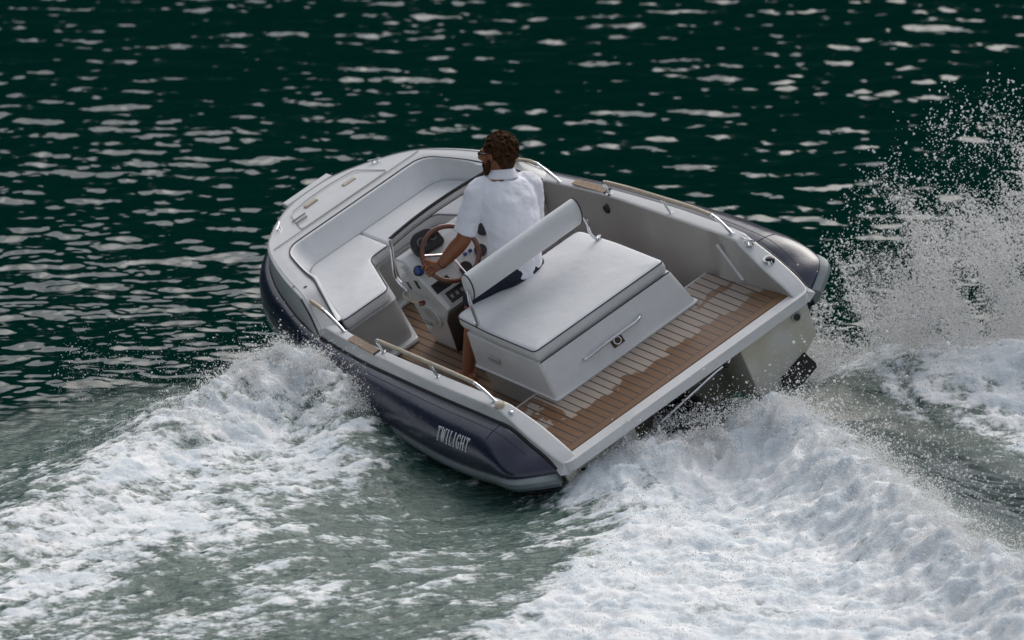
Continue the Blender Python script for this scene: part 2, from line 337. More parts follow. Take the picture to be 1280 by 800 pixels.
def water_mat():
    m = bpy.data.materials.new('sea_water'); m.use_nodes = True; n = m.node_tree; b = n.nodes['Principled BSDF']; out = n.nodes['Material Output']
    tc = n.nodes.new('ShaderNodeTexCoord')
    fa = n.nodes.new('ShaderNodeAttribute'); fa.attribute_name = 'foam'; aa = n.nodes.new('ShaderNodeAttribute'); aa.attribute_name = 'aer'
    def noise(sc, det, mp=(1, 1, 1), rough=.6):
        mm = n.nodes.new('ShaderNodeMapping'); mm.inputs['Scale'].default_value = mp; n.links.new(tc.outputs['Object'], mm.inputs[0])
        t = n.nodes.new('ShaderNodeTexNoise'); t.inputs['Scale'].default_value = sc; t.inputs['Detail'].default_value = det; t.inputs['Roughness'].default_value = rough
        n.links.new(mm.outputs[0], t.inputs[0]); return t.outputs[0]
    f1 = noise(9, 6, (1, .8, 1), .68); f2 = noise(38, 4, (1, .7, 1), .6)
    f = math_node(n, 'ADD', fa.outputs['Fac'], math_node(n, 'MULTIPLY', math_node(n, 'SUBTRACT', f1, .5), .9))
    f = math_node(n, 'ADD', f, math_node(n, 'MULTIPLY', math_node(n, 'SUBTRACT', f2, .5), .55))
    f3 = noise(16, 5, (.55, 2.2, 1), .65)
    f = math_node(n, 'ADD', f, math_node(n, 'MULTIPLY', math_node(n, 'SUBTRACT', f3, .5), .95))
    mr = n.nodes.new('ShaderNodeMapRange'); mr.interpolation_type = 'SMOOTHSTEP'; n.links.new(f, mr.inputs[0]); mr.inputs[1].default_value = .36; mr.inputs[2].default_value = .92
    foamf = math_node(n, 'MULTIPLY', mr.outputs[0], math_node(n, 'GREATER_THAN', fa.outputs['Fac'], .001))
    bub = n.nodes.new('ShaderNodeMapRange'); bub.inputs[1].default_value = .42; bub.inputs[2].default_value = .66
    n.links.new(math_node(n, 'ADD', math_node(n, 'MULTIPLY', noise(26, 6, (.45, 1.6, 1), .7), .6), math_node(n, 'MULTIPLY', noise(5, 5, (.4, 1.8, 1), .6), .4)), bub.inputs[0])
    aerb = mixc(n, bub.outputs[0], (.010, .050, .042), (.135, .20, .170))
    body = mixc(n, aa.outputs['Fac'], (0, .0175, .0140), aerb)
    n.links.new(body, b.inputs['Base Color']); b.inputs['Roughness'].default_value = .07; b.inputs['IOR'].default_value = 1.34
    wb = n.nodes.new('ShaderNodeBump'); wb.inputs['Strength'].default_value = .75; wb.inputs['Distance'].default_value = .02
    hh = math_node(n, 'ADD', math_node(n, 'MULTIPLY', noise(5, 2), .45), math_node(n, 'MULTIPLY', math_node(n, 'ADD', noise(30, 4, (.6, 1.6, 1)), math_node(n, 'MULTIPLY', noise(9, 4, (.6, 1.5, 1)), 1.5)), math_node(n, 'MULTIPLY', aa.outputs['Fac'], .9))); n.links.new(hh, wb.inputs['Height']); n.links.new(wb.outputs[0], b.inputs['Normal'])
    fb = n.nodes.new('ShaderNodeBsdfPrincipled'); fb.inputs['Roughness'].default_value = .55; fb.inputs['Specular IOR Level'].default_value = .25
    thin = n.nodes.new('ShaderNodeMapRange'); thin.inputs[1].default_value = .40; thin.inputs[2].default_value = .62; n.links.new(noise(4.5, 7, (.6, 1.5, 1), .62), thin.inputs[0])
    fc = mixc(n, thin.outputs[0], (.62, .68, .73), (.88, .89, .90)); n.links.new(fc, fb.inputs['Base Color'])  # thin foam is bluish; the patches also paint shading into the lumps
    fb.inputs['Subsurface Weight'].default_value = .5; fb.inputs['Subsurface Radius'].default_value = (.05, .06, .07); fb.inputs['Subsurface Scale'].default_value = 1.0
    bb = n.nodes.new('ShaderNodeBump'); bb.inputs['Strength'].default_value = .45; bb.inputs['Distance'].default_value = .05
    n.links.new(math_node(n, 'ADD', f1, math_node(n, 'MULTIPLY', f2, .5)), bb.inputs['Height']); n.links.new(bb.outputs[0], fb.inputs['Normal'])
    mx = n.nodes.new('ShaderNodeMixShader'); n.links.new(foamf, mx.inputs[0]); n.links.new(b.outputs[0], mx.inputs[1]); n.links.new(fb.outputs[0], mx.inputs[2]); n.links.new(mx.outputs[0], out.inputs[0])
    return m
water = bpy.data.objects.new('water', wm); COL.objects.link(water); wm.materials.append(water_mat()); tag(water, kind='structure')
# unseen wooded hills, added so the water has dark slopes to mirror
th = np.linspace(R(-115), R(115), 240); HG = []
for k, (rr, hf) in enumerate([(240, -2), (250, 12), (290, 66), (350, 132), (440, 210), (600, 320), (900, 220)]):
    hz = np.array([hf*(.82+.30*fbm(np.array([t*2.3]), np.array([k*.35+.5]), 3, 91)[0])*(1 if hf > 0 else 1) for t in th])
    HG.append(np.stack([np.sin(th)*rr, np.cos(th)*rr, hz], -1))
HILL = mat('unseen_slope', (.003, .024, .017), .9, spec=0, var=(.02, .5))
tag(MB().grid(np.array(HG)).build('unseen_hills', HILL), kind='structure')

# ------------------------------------------------------------------ the boat (built upright in its own frame: X forward, Y port, Z up)
M3 = Matrix(((-.522, -.768, -.371), (.852, -.448, -.272), (.043, -.458, .888)))
q = M3.to_quaternion().normalized(); M3 = q.to_matrix()
boat = bpy.data.objects.new('motorboat', None); COL.objects.link(boat)
boat.location = (0, 0, .62); boat.rotation_mode = 'QUATERNION'; boat.rotation_quaternion = q
tag(boat, 'small open white motor tender with navy collar and teak stern deck, banking hard to port', 'motorboat')
def b2w(p): return M3@Vector(p)+Vector((0, 0, .62))
def both(path): return list(path)+[(p[0], -p[1], p[2]) for p in reversed(path)]
def mir(G): G = np.array(G, float); G[..., 1] *= -1; return G
# gunwale / inner sides
GS = [(-.085, .850, .86, .955, -.005, 1.000, -.06), (0, .850, .862, .975, .05, .992, -.01), (.2, .835, .868, .982, .148, .995, .085), (.40, .82, .890, .976, .238, .998, .165), (.50, .80, .902, .980, .262, 1.002, .185),
      (.9, .79, .902, .986, .256, 1.010, .183), (1.3, .78, .902, .984, .247, 1.008, .175), (1.9, .77, .898, .962, .231, .996, .160), (2.45, .74, .862, .928, .214, .966, .150), (2.95, .69, .79, .87, .21, .905, .150), (3.4, .58, .60, .70, .20, .76, .16)]
gsa = np.array(catmull(GS, 5))
def gun(sgn):
    G = []
    for r in gsa:
        x, yb, yi, yo, zt, yob, zb = r; fl = 0.0 if x < .70 else -.2
        rr = .007
        G.append([(x, yb, fl-.01), (x, yi-.004, zt-rr*1.5), (x, yi, zt-rr*.4), (x, yi+rr, zt), (x, yi+rr*1.7, zt+.0004), (x, yo-rr*1.7, zt+.0004), (x, yo-rr, zt), (x, yo-.0015, zt-rr*.5), (x, yo+.001, zt-rr*1.4), (x, yo+.002, zt-rr*2.2), (x, yob, zb), (x, yob-.06, zb-.03)])
    G = np.array(G); return G if sgn > 0 else mir(G)
inner = MB(); top = MB()
for s in (1, -1):
    G = gun(s); inner.grid(G[:, 0:2]); top.grid(G[:, 1:])
    e = G[0]; top.add(e, [list(range(len(e)))])
top.build('gunwale', GEL, boat)
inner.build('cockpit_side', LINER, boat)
# floors
def yin(x): return float(np.interp(x, gsa[:, 0], gsa[:, 1]))
pl = [(-.02, .851), (.2, .836), (.45, .812), (.775, .793)]
MB().prism(pl+[(p[0], -p[1]) for p in reversed(pl)], -.03, .0).build('stern_deck', TEAK, boat, smooth=False)
MB().box((.775, -.79, -.2), (.80, .79, -.004)).build('deck_riser', GELG, boat, smooth=False)
MB().box((.70, -.80, -.24), (3.2, .80, -.2)).build('cockpit_sole', TEAK2, boat, smooth=False)
# stern lip
lip = MB(); lp = rpoly([(-.022, .985), (-.022, -.985), (-.118, -.93), (-.118, .93)], [.01, .01, .08, .08], 5)
lip.prism(lp, -.070, -.004); lip.build('stern_lip', GEL, boat, bevel=.012, seg=3)
# hull bottom
hs = []
for x, yc, zc, zk, zt in [(.30, .93, -.30, -.52, -.05), (1.0, .95, -.30, -.52, -.05), (2.0, .90, -.28, -.50, 0), (3.0, .74, -.20, -.42, .05), (3.6, .50, -.12, -.32, .1), (4.0, .25, -.03, -.18, .15), (4.2, .03, .08, 0, .18)]:
    hs.append([(x, yc+.04, zt), (x, yc, zc), (x, yc*.5, (zc+zk)/2-.02), (x, 0, zk), (x, -yc*.5, (zc+zk)/2-.02), (x, -yc, zc), (x, -yc-.04, zt)])
hb = MB().grid(hs); hull = hb.build('hull', GELG, boat)
# stern quarters beside the jet recess
for s in (1, -1):
    o = MB(); P = [(s*.955, -.071), (s*.93, -.33), (s*.70, -.47), (s*.415, -.50), (s*.415, -.071)]
    v = [(-.03, y, z) for y, z in P]+[(.34, y, z) for y, z in P]
    o.add(v, [[0, 1, 2, 3, 4], [9, 8, 7, 6, 5]]+[[i, (i+1) % 5, (i+1) % 5+5, i+5] for i in range(5)])
    qn = o.build('transom', TRANS, boat, bevel=.012)
    t = MB().tube([(-.034, s*.84, -.145), (-.045, s*.84, -.145)], .033, 20); t.build('drain_flange', GELG, qn)
    t = MB().tube([(-.040, s*.84, -.145), (-.052, s*.84, -.145)], .022, 20); t.build('drain_hole', PLAS, qn)
    t = MB().box((-.06, s*.60-.12, -.50), (.02, s*.60+.17, -.44)); t = MB().add([(-.033, s*.58, -.43), (-.033, s*.80, -.375), (-.13, s*.80, -.43), (-.13, s*.58, -.50), (-.033, s*.58, -.49), (-.033, s*.80, -.46), (-.12, s*.80, -.47), (-.12, s*.58, -.53)], [[0, 1, 2, 3], [4, 7, 6, 5], [0, 4, 5, 1], [1, 5, 6, 2], [2, 6, 7, 3], [3, 7, 4, 0]])
    t.build('trim_tab', RUB, boat, bevel=.006)
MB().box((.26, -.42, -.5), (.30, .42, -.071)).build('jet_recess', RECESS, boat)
j = MB().tube([(.26, 0, -.33), (.05, 0, -.33), (-.04, 0, -.335)], [.13, .11, .085], 20); j.build('jet_nozzle', PLAS, boat)
MB().tube([(-.02, .25, -.20), (-.02, -.20, -.14), (-.02, -.32, -.135), (-.02, -.35, -.11), (.02, -.35, -.10)], .011, 8).build('boarding_ladder', STEEL, boat)
MB().ell((-.03, -.29, -.135), (.02, .02, .02)).build('ladder_knob', PLAS, boat)
# collar
ATT = [(-.045, .985, -.035), (.04, .992, .035), (.15, .994, .085), (.33, .997, .165), (.6, 1.004, .182), (1.0, 1.010, .18), (1.59, 1.004, .168), (2.1, .99, .155), (2.66, .948, .148), (2.97, .905, .155), (3.27, .83, .16), (3.55, .745, .165), (3.78, .65, .17), (3.93, .56, .175), (4.05, .45, .18), (4.14, .34, .185), (4.20, .22, .19), (4.23, .1, .19)]
OFF = [.012, .16, .225, .24, .24, .235, .20, .170, .135, .115, .12, .13, .13, .125, .12, .11, .10, .10]
DEP = [.03, .06, .115, .22, .268, .27, .255, .245, .235, .235, .235, .235, .235, .23, .23, .225, .22, .22]
full = ATT+[(p[0], -p[1], p[2]) for p in reversed(ATT)]
A = np.array(catmull([(*p, o, dd) for p, o, dd in zip(full, OFF+OFF[::-1], DEP+DEP[::-1])], 6))
tan = np.gradient(A[:, :2], axis=0); nrm = np.stack([-tan[:, 1], tan[:, 0]], 1); nrm /= np.linalg.norm(nrm, axis=1)[:, None]
nrm *= -1
if nrm[40, 1] < 0: nrm *= -1
# blend the outward normal to pure sideways near the stern ends
for i in range(len(A)):
    t = sstep(.5, .1, A[i, 0]); sg = 1 if A[i, 1] > 0 else -1; v_ = nrm[i]*(1-t)+np.array([0, sg])*t; nrm[i] = v_/np.linalg.norm(v_)
PROF = [(0, 0), (.10, .015), (.30, .0), (.52, -.06), (.72, -.17), (.88, -.32), (.97, -.47), (1.01, -.60), (1.005, -.70), (.98, -.77)]   # (outward, fraction of depth)
prof = np.array(catmull(PROF, 4))
TG = np.zeros((len(A), len(prof), 3))
for i in range(len(A)):
    for j_, (o_, z_) in enumerate(prof):
        TG[i, j_] = (A[i, 0]+nrm[i, 0]*o_*A[i, 3], A[i, 1]+nrm[i, 1]*o_*A[i, 3], A[i, 2]+z_*A[i, 4]*1.05)
collar = MB().grid(TG).build('collar', TUBE, boat)
SG = []
for i in range(len(A)):
    P = TG[i, -1]; n2 = np.array([nrm[i, 0], nrm[i, 1], 0]); B0 = np.array([A[i, 0], A[i, 1], A[i, 2]])
    hgt = .066+.012*sstep(.35, .0, A[i, 0]); dz = np.array([0, 0, 1.]); te = sstep(.30, .02, A[i, 0]); n2 = n2+np.array([-.9, 0, 0])*te; n2 = n2/np.linalg.norm(n2)*(1+1.6*te)
    SG.append([P+dz*.004-n2*.02, P+n2*.010+dz*.002, P+n2*.020-dz*.010, P+n2*.022-dz*hgt*.45, P+n2*.014-dz*hgt*.5, P+n2*.016-dz*hgt*.55, P+n2*.010-dz*hgt*.95, P-n2*.01-dz*hgt, np.array([B0[0], B0[1], P[2]-hgt-.04])-n2*.02])
sk = MB().grid(SG)
sk.build('rub_strake', STRK, collar)
UG = []
for i in range(len(A)):                      # underside of the collar, back in to the chine
    q0 = np.array(SG[i][-2]); inw = np.array([A[i, 0], A[i, 1], 0])-np.array([q0[0], q0[1], 0]); k = A[i, 3]/.236; dz = np.array([0, 0, 1.])
    UG.append([q0+inw*.02, q0+inw*.10-dz*.05*k, q0+inw*.35-dz*.10*k, q0+inw*.8-dz*.13*k, q0+inw*1.15-dz*.14*k])
MB().grid(UG).build('collar_underside', TUBE, collar)
for s in (1, -1):
    k = 0 if s > 0 else len(A)-1
    ring = [tuple(p) for p in list(TG[k])+list(SG[k])[1:-1]+list(UG[k])[1:]]
    MB().add(ring, [list(range(len(ring)))]).build('collar_end', STRK, collar)
for xs_ in (.40, 2.35, 3.1):
    for s in (1, -1):
        idx = [i for i in range(len(A)) if A[i, 1]*s > .1]; i = min(idx, key=lambda a: abs(A[a, 0]-xs_))
        MB().tube([TG[i, j_]+np.array([0, 0, .0005]) for j_ in range(0, 14 if xs_ < 1 else 9)], .0022, 5).build('collar_seam', RUB, collar)
for s_ in (1, -1):
    ids = [i for i in range(len(A)) if A[i, 1]*s_ > 0 and .12 < A[i, 0] < 3.4]
    MB().tube([TG[i, 8] for i in ids], .0022, 5).build('long_seam', RUB, collar)
gs = MB()
gs.tube([TG[i, 0]+np.array([0, 0, .002]) for i in range(len(A))], .011, 8); gs.build('gunwale_gasket', RUB, boat)
# boat name on the port collar: condensed serif capitals laid on the collar's skin
ids = [i for i in range(len(A)) if A[i, 1] > 0 and .2 < A[i, 0] < 1.6]; xi = A[ids, 0]; nj = TG.shape[1]
def on_collar(u, v):                 # u metres forward, v 0..1 up the collar side
    jj = np.clip((1-v)*(nj-1), 0, nj-1.001); j0 = int(jj); t = jj-j0
    P = np.array([np.interp(u, TG[ids, j0, 0]*(1-t)+TG[ids, j0+1, 0]*t, TG[ids, j0, c_]*(1-t)+TG[ids, j0+1, c_]*t) for c_ in range(3)]); P[0] = u
    P2 = np.array([np.interp(u, TG[ids, j0, 0], TG[ids, j0+1, c_]-TG[ids, j0, c_]) for c_ in range(3)])
    nn = np.cross(np.array([1, 0, 0]), P2); nn /= np.linalg.norm(nn)
    if nn[1] < 0: nn = -nn
    return P+nn*.0025
def bar(a, b, wd): return (a, b, wd)
th_, tn = .20, .11
LET = {'T': [((.5, 0), (.5, 1), th_), ((.02, .95), (.98, .95), tn), ((.06, .80), (.06, 1), tn), ((.94, .80), (.94, 1), tn), ((.25, .04), (.75, .04), tn)],
       'W': [((.1, 1), (.32, 0), th_), ((.32, 0), (.5, .9), tn), ((.5, .9), (.70, 0), th_), ((.70, 0), (.92, 1), tn), ((-.05, .96), (.28, .96), tn), ((.75, .96), (1.07, .96), tn)],
       'I': [((.5, 0), (.5, 1), th_), ((.2, .96), (.8, .96), tn), ((.2, .04), (.8, .04), tn)],
       'L': [((.28, 0), (.28, 1), th_), ((.05, .96), (.55, .96), tn), ((.05, .05), (.95, .05), tn), ((.92, .02), (.92, .28), tn)],
       'G': [((.88, .84), (.6, .98), tn), ((.6, .98), (.3, .88), tn), ((.3, .90), (.14, .5), th_), ((.14, .5), (.3, .1), th_), ((.3, .1), (.6, .02), tn), ((.6, .02), (.84, .12), tn), ((.82, .02), (.82, .45), th_), ((.58, .45), (1.0, .45), tn), ((.9, .70), (.9, .95), tn)],
       'H': [((.16, 0), (.16, 1), th_), ((.84, 0), (.84, 1), th_), ((.16, .5), (.84, .5), tn), ((0, .96), (.34, .96), tn), ((.66, .96), (1, .96), tn), ((0, .04), (.34, .04), tn), ((.66, .04), (1, .04), tn)]}
wid = {'T': .036, 'W': .050, 'I': .022, 'L': .034, 'G': .038, 'H': .040}
LM = MB(); u = .905; VH0, VH1 = .40, .575
for ch in 'TWILIGHT':
    for (a, b, wd) in LET[ch]:
        n_ = 6; a = np.array(a); b = np.array(b); w_ = wid[ch]
        dvec = (b-a)*np.array([w_, .055]); L_ = np.linalg.norm(dvec); pr = np.array([-dvec[1], dvec[0]])/L_; hw = wd*.042/2
        G = []
        for k_ in range(n_):
            p = a+(b-a)*k_/(n_-1); base = np.array([p[0]*w_, p[1]*.055]); row = []
            for sg in (-1, 1):
                qv = base+pr*hw*sg; row.append(on_collar(u-qv[0]-.010*qv[1]/.055*0, VH0+(VH1-VH0)*qv[1]/.055))
            G.append(row)
        LM.grid(G)
    u -= wid[ch]+.0115
NAME = mat('silver_lettering', (.75, .76, .80), .5, var=(30, .1))
lt = LM.build('name_lettering', NAME, boat); so = lt.modifiers.new('t', 'SOLIDIFY'); so.thickness = .0015; so.offset = 0

# foredeck
E_ = [(2.68, .945, .205), (2.80, .905, .262), (2.93, .862, .325), (3.08, .827, .332), (3.3, .775, .333), (3.55, .70, .332), (3.75, .622, .328), (3.9, .53, .318), (4.0, .44, .310), (4.09, .34, .304), (4.17, .22, .300), (4.205, .1, .300)]
I_ = [(2.60, .84, .212), (2.75, .79, .268), (2.90, .74, .326), (3.03, .695, .334), (3.2, .665, .335), (3.42, .612, .335), (3.53, .575, .335), (3.59, .51, .335), (3.60, .42, .335), (3.60, .3, .335), (3.60, .2, .335), (3.60, .1, .335)]
O_ = [(2.69, .958, .15), (2.82, .94, .15), (2.95, .912, .155), (3.10, .88, .158), (3.3, .825, .16), (3.55, .75, .165), (3.78, .655, .17), (3.93, .565, .178), (4.04, .465, .183), (4.13, .36, .188), (4.21, .235, .19), (4.245, .1, .19)]
cat3 = lambda L_: np.array(catmull(L_+[(p[0], -p[1], p[2]) for p in reversed(L_)], 5))
E3, I3, O3 = cat3(E_), cat3(I_), cat3(O_)
FG = []
for e, i_, o_ in zip(E3, I3, O3):
    dirn = (i_-e); L_ = np.linalg.norm(dirn); dirn = dirn/L_
    FG.append([o_-np.array([0, 0, .02]), o_, e+(o_-e)*.25, e-dirn*.004-np.array([0, 0, .016]), e-np.array([0, 0, .004]), e+dirn*.014+np.array([0, 0, .001]), e+dirn*.03, e*.5+i_*.5+np.array([0, 0, .003]), i_-dirn*.012, i_-np.array([0, 0, .004]), i_-np.array([0, 0, .06])])
fd = MB().grid(FG)
for k in (0, len(FG)-1):
    fd.add(FG[k], [list(range(len(FG[k])))])
fore = fd.build('foredeck', GEL, boat)
MB().tube([e+(i_-e)/np.linalg.norm(i_-e)*.024+np.array([0, 0, .0015]) for e, i_ in zip(E3, I3)], .0028, 5).build('deck_groove', GELG, fore)
for s in (1, -1):  # black gasket down the sloping end of the raised coaming
    MB().tube([(2.685, s*.952, .16), (2.69, s*.95, .2), (2.80, s*.907, .264), (2.93, s*.865, .328)], .006, 6).build('coaming_gasket', RUB, fore)
def yz(p): return p
MB().tube([(3.70, .60, .337), (3.70, -.60, .337)], .003, 6).build('deck_groove', GELG, fore)
MB().tube([(x_, y_, .3345-.02*max(0, (x_-3.7)/.4)) for x_, y_ in rpoly([(3.72, .36), (4.03, .27), (4.07, .1), (4.07, -.1), (4.03, -.27), (3.72, -.36)], .04)], .003, 5, closed=True).build('hatch_seam', GELG, fore)
for (x_, y_) in [(3.99, .12), (3.93, -.16)]:
    MB().box((x_-.02, y_-.05, .312), (x_+.02, y_+.05, .326)).build('hatch_catch', LEATH, fore, bevel=.005)
MB().box((4.225, -.19, .245), (4.30, .19, .285)).build('bow_roller_strip', GEL, boat, bevel=.012, seg=3)
MB().tube([(4.26, -.21, .262), (4.26, -.185, .262)], .016, 10).build('strip_end_cap', RUB, boat)
def cleat(p, ang, sc=1.0, par=boat):
    c_, s_ = math.cos(ang), math.sin(ang); fr = lambda v: Vector((p[0]+(c_*v[0]-s_*v[1])*sc, p[1]+(s_*v[0]+c_*v[1])*sc, p[2]+v[2]*sc))
    m = MB(); pts = [fr((x_, 0, .032+(.008 if abs(x_) > .05 else 0))) for x_ in (-.075, -.055, -.02, .02, .055, .075)]
    m.tube(pts, [.006*sc, .008*sc, .010*sc, .010*sc, .008*sc, .006*sc], 10)
    for x_ in (-.028, .028): m.tube([fr((x_, 0, -.002)), fr((x_, 0, .032))], [.013*sc, .008*sc], 10)
    m.tube([fr((0, 0, -.002)), fr((0, 0, .004))], .03*sc, 14)
    return m.build('cleat', STEEL, par)
cleat((3.95, .41, .313), R(-45), .62); cleat((3.965, -.40, .311), R(45), .62)
cleat((.36, -.935, .226), R(5), .9)
MB().tube([(3.90, .33, .328), (3.90, .22, .328)], .005, 6).build('hatch_hinge', DULL, boat)
MB().tube([(3.84, .33, .332), (3.84, .24, .332)], .005, 6).build('hatch_hinge', DULL, boat)
MB().tube([(3.02, .77, .333), (3.02, .77, .338)], .013, 12).build('deck_filler', PLAS, boat)
MB().tube([(3.12, .80, .333), (3.12, .80, .338)], .010, 12).build('deck_filler', DULL, boat)
# stern light / vents on the gunwale ends
lt_ = MB().tube([(.46, .945, .252), (.46, .945, .272)], [.034, .032], 18); lt_.ell((.46, .945, .272), (.026, .026, .012)); lt_.build('stern_light', LEATH, boat)
MB().ell((.37, .935, .228), (.022, .016, .012)).build('towing_eye', STEEL, boat)
v_ = MB().tube([(.20, -.935, .14), (.195, -.935, .165)], [.040, .034], 18); v_.build('chrome_vent', STEEL, boat)
MB().ell((.19, -.935, .163), (.026, .026, .008)).build('vent_cap', PLAS, boat)
# teak step pads
for s in (1, -1):
    MB().prism([(1.965, s*.905), (1.965, s*.958), (2.31, s*.935), (2.31, s*.882)][::s], .226, .2335).build('step_pad', TEAKP, boat, smooth=False)
    MB().box((1.945, min(s*.90, s*.96), .228), (1.957, max(s*.90, s*.96), .236)).build('pad_trim', RUB, boat)
# hand rails
for s in (1, -1):
    sy = lambda L_: [(x_, s*y_, z_) for x_, y_, z_ in L_]
    core_ = catmull([(.52, .932, .262), (.60, .936, .315), (.67, .937, .348), (.72, .937, .357), (.9, .937, .359), (1.25, .931, .350), (1.6, .924, .338), (1.87, .915, .323), (1.91, .914, .321), (1.93, .913, .308), (1.915, .913, .275), (1.90, .912, .232)], 5)
    rr_ = MB().tube(sy(core_), .0108, 10).build('hand_rail', STEEL, boat)
    MB().tube(sy([(1.21, .927, .24), (1.25, .929, .342)]), .009, 8).build('rail_post', STEEL, rr_)
    for x_, y_, z_ in ((.52, .932, .262), (1.90, .912, .232), (1.21, .927, .247)): MB().tube(sy([(x_, y_, z_-.004), (x_, y_, z_+.006)]), .02, 12).build('rail_foot', STEEL, rr_)
    MB().tube(sy(catmull([(.70, .937, .355), (.9, .937, .359), (1.25, .931, .350), (1.6, .924, .338), (1.885, .915, .3225)], 5)), .0135, 10).build('leather_grip', LEATH, rr_)
    s2 = MB().tube(sy(catmull([(2.45, .877, .21), (2.53, .872, .262), (2.62, .868, .305), (2.66, .865, .318), (2.75, .85, .321), (2.86, .838, .315)], 4)), .0105, 10).build('bow_hand_rail', STEEL, boat)
    MB().tube(sy([(2.45, .877, .206), (2.45, .877, .216)]), .019, 12).build('rail_foot', STEEL, s2)
    MB().tube(sy([(2.64, .866, .312), (2.72, .858, .322), (2.86, .838, .315)]), .0135, 10).build('leather_grip', LEATH, s2)
# cockpit wall fittings (starboard)
MB().tube([(.63, -.862, .20), (.40, -.822, .02)], .010, 8).build('side_strut', GEL, boat)
MB().tube([(1.93, -.88, .14), (1.93, -.855, .14)], [.035, .028], 16).build('wall_socket', PLAS, boat)

# bow seating
BT = [(2.62, .795, .215), (2.76, .755, .212), (2.90, .712, .21), (3.03, .678, .21), (3.15, .645, .21), (3.32, .60, .21), (3.41, .56, .21), (3.463, .49, .21), (3.466, .40, .21), (3.466, .3, .21), (3.466, .2, .21), (3.466, .1, .21)]
B3 = cat3(BT); BG = []
for i_, b_ in zip(I3, B3):
    up = np.array([0, 0, 1.]); inn = (b_-i_)*np.array([1, 1, 0]); L_ = max(np.linalg.norm(inn), .01); inn = inn/L_
    BG.append([i_+np.array([0, 0, -.05]), i_+up*.004, i_+inn*.012+up*.010, i_+inn*.03+up*.006, i_+(b_-i_)*.40+inn*.010, i_+(b_-i_)*.75+inn*.010, b_+inn*.004, b_+np.array([0, 0, -.03])])
bk = MB().grid(BG).build('bow_backrest', VINYL, boat)
MB().tube([i_+np.array([0, 0, .009]) for i_ in I3], .0045, 6).build('piping', PIPE, bk)
def cushion(name, poly, z0, z1, rad, par, crown=.012, base=None, piping=True, mt=VINYL, flat=False):
    P = rpoly(poly, rad, 5); n = len(P); c_ = np.mean(np.array(P), 0); v = []; rings = []
    def ring(k, z): return [(c_[0]+(p[0]-c_[0])*k, c_[1]+(p[1]-c_[1])*k, z) for p in P]
    A_ = np.array(P)
    def inset(d_, z):
        out = []
        for i in range(n):
            a = A_[i-1]; b = A_[(i+1) % n]; t = b-a; L_ = np.linalg.norm(t)+1e-9; nn = np.array([-t[1], t[0]])/L_
            out.append((A_[i][0]+nn[0]*d_*sgn, A_[i][1]+nn[1]*d_*sgn, z))
        return out
    area = sum(A_[i-1][0]*A_[i][1]-A_[i][0]*A_[i-1][1] for i in range(n)); sgn = 1 if area > 0 else -1
    G = [inset(.012, z0), inset(.002, z0+.010), inset(-.004, (z0+z1)/2), inset(.0, z1-.008), inset(.008, z1), inset(.018 if flat else .03, z1+crown*(.3 if flat else .5))]
    for k in (() if flat else (.82, .6, .35, .12)): G.append([(p[0], p[1], z1+crown*(1-.4*k*k)) for p in ring(k*.94, 0)])
    m = MB().grid(G, cv=True); base_ = len(G)-1; m.f.append([base_*n+i for i in range(n)])
    o = m.build(name, mt, par)
    if piping:
        ip = inset(.001, z1-.003)
        if piping == True: MB().tube(ip, .0042, 6, closed=True).build('piping', PIPE, o)
        else: MB().tube(ip[6*piping[0]+2:6*piping[1]+3], .0042, 6).build('piping', PIPE, o)
    return o
portp = [(2.60, .80), (2.60, .43), (3.095, .262), (3.10, .108), (3.462, .108), (3.462, .50), (3.40, .565), (3.15, .65), (2.9, .71)]
stbp = [(2.60, -.80), (2.60, -.43), (3.095, -.262), (3.10, .102), (3.462, .102), (3.462, -.50), (3.40, -.565), (3.15, -.65), (2.9, -.71)]
RD = [.04, .05, .05, .026, .026, .04, .04, .03, .03]
cushion('bow_seat_cushion', portp, .128, .205, RD, boat, flat=True, piping=(0, 3)); cushion('bow_seat_cushion', stbp, .128, .205, RD, boat, flat=True, piping=(0, 3))
u_ = [(2.595, .80), (2.595, .415), (3.09, .25), (3.09, -.25), (2.595, -.415), (2.595, -.80), (3.3, -.75), (3.7, -.3), (3.7, .3), (3.3, .75)]
MB().prism(rpoly(u_, .03, 3), -.2, .118).build('bow_seat_base', GELG, boat, bevel=.008)
MB().prism(rpoly([(a*1.0+(-.012 if a < 2.7 else -.008), b) for a, b in u_], .03, 3), .116, .128).build('bow_seat_trim', GELG, boat)
MB().prism(rpoly([(2.545, .80), (2.545, .405), (3.04, .235), (3.04, -.235), (2.545, -.405), (2.545, -.8), (3.2, -.8), (3.2, .8)], .03, 3), -.2, -.165).build('seat_plinth', GEL, boat, bevel=.015, seg=3)

# helm seat
def frustum(b0, b1, z0, z1, rad):
    a = rpoly(b0, rad, 4); b = rpoly(b1, rad, 4); n = len(a); G = [[(p[0], p[1], z0) for p in a], [(p[0]*.5+q_[0]*.5, p[1]*.5+q_[1]*.5, (z0+z1)/2) for p, q_ in zip(a, b)], [(p[0], p[1], z1) for p, q_ in zip(b, b)]]
    m = MB().grid(G, cv=True); m.f.append([2*n+i for i in range(n)]); m.f.append([i for i in range(n)][::-1]); return m
rect = lambda x0, x1, y0: [(x0, -y0), (x0, y0), (x1, y0), (x1, -y0)]
sb = frustum(rect(.560, 1.50, .555), rect(.655, 1.52, .520), .004, .222, .03).build('helm_seat_box', GEL, boat, bevel=.008)
MB().prism(rpoly(rect(.78, 1.47, .53), .02, 3), -.2, .004).build('seat_plinth', GELG, boat, bevel=.006)
MB().prism(rpoly(rect(.540, 1.505, .565), .03, 4), -.002, .014).build('box_flange', GEL, sb, bevel=.005)
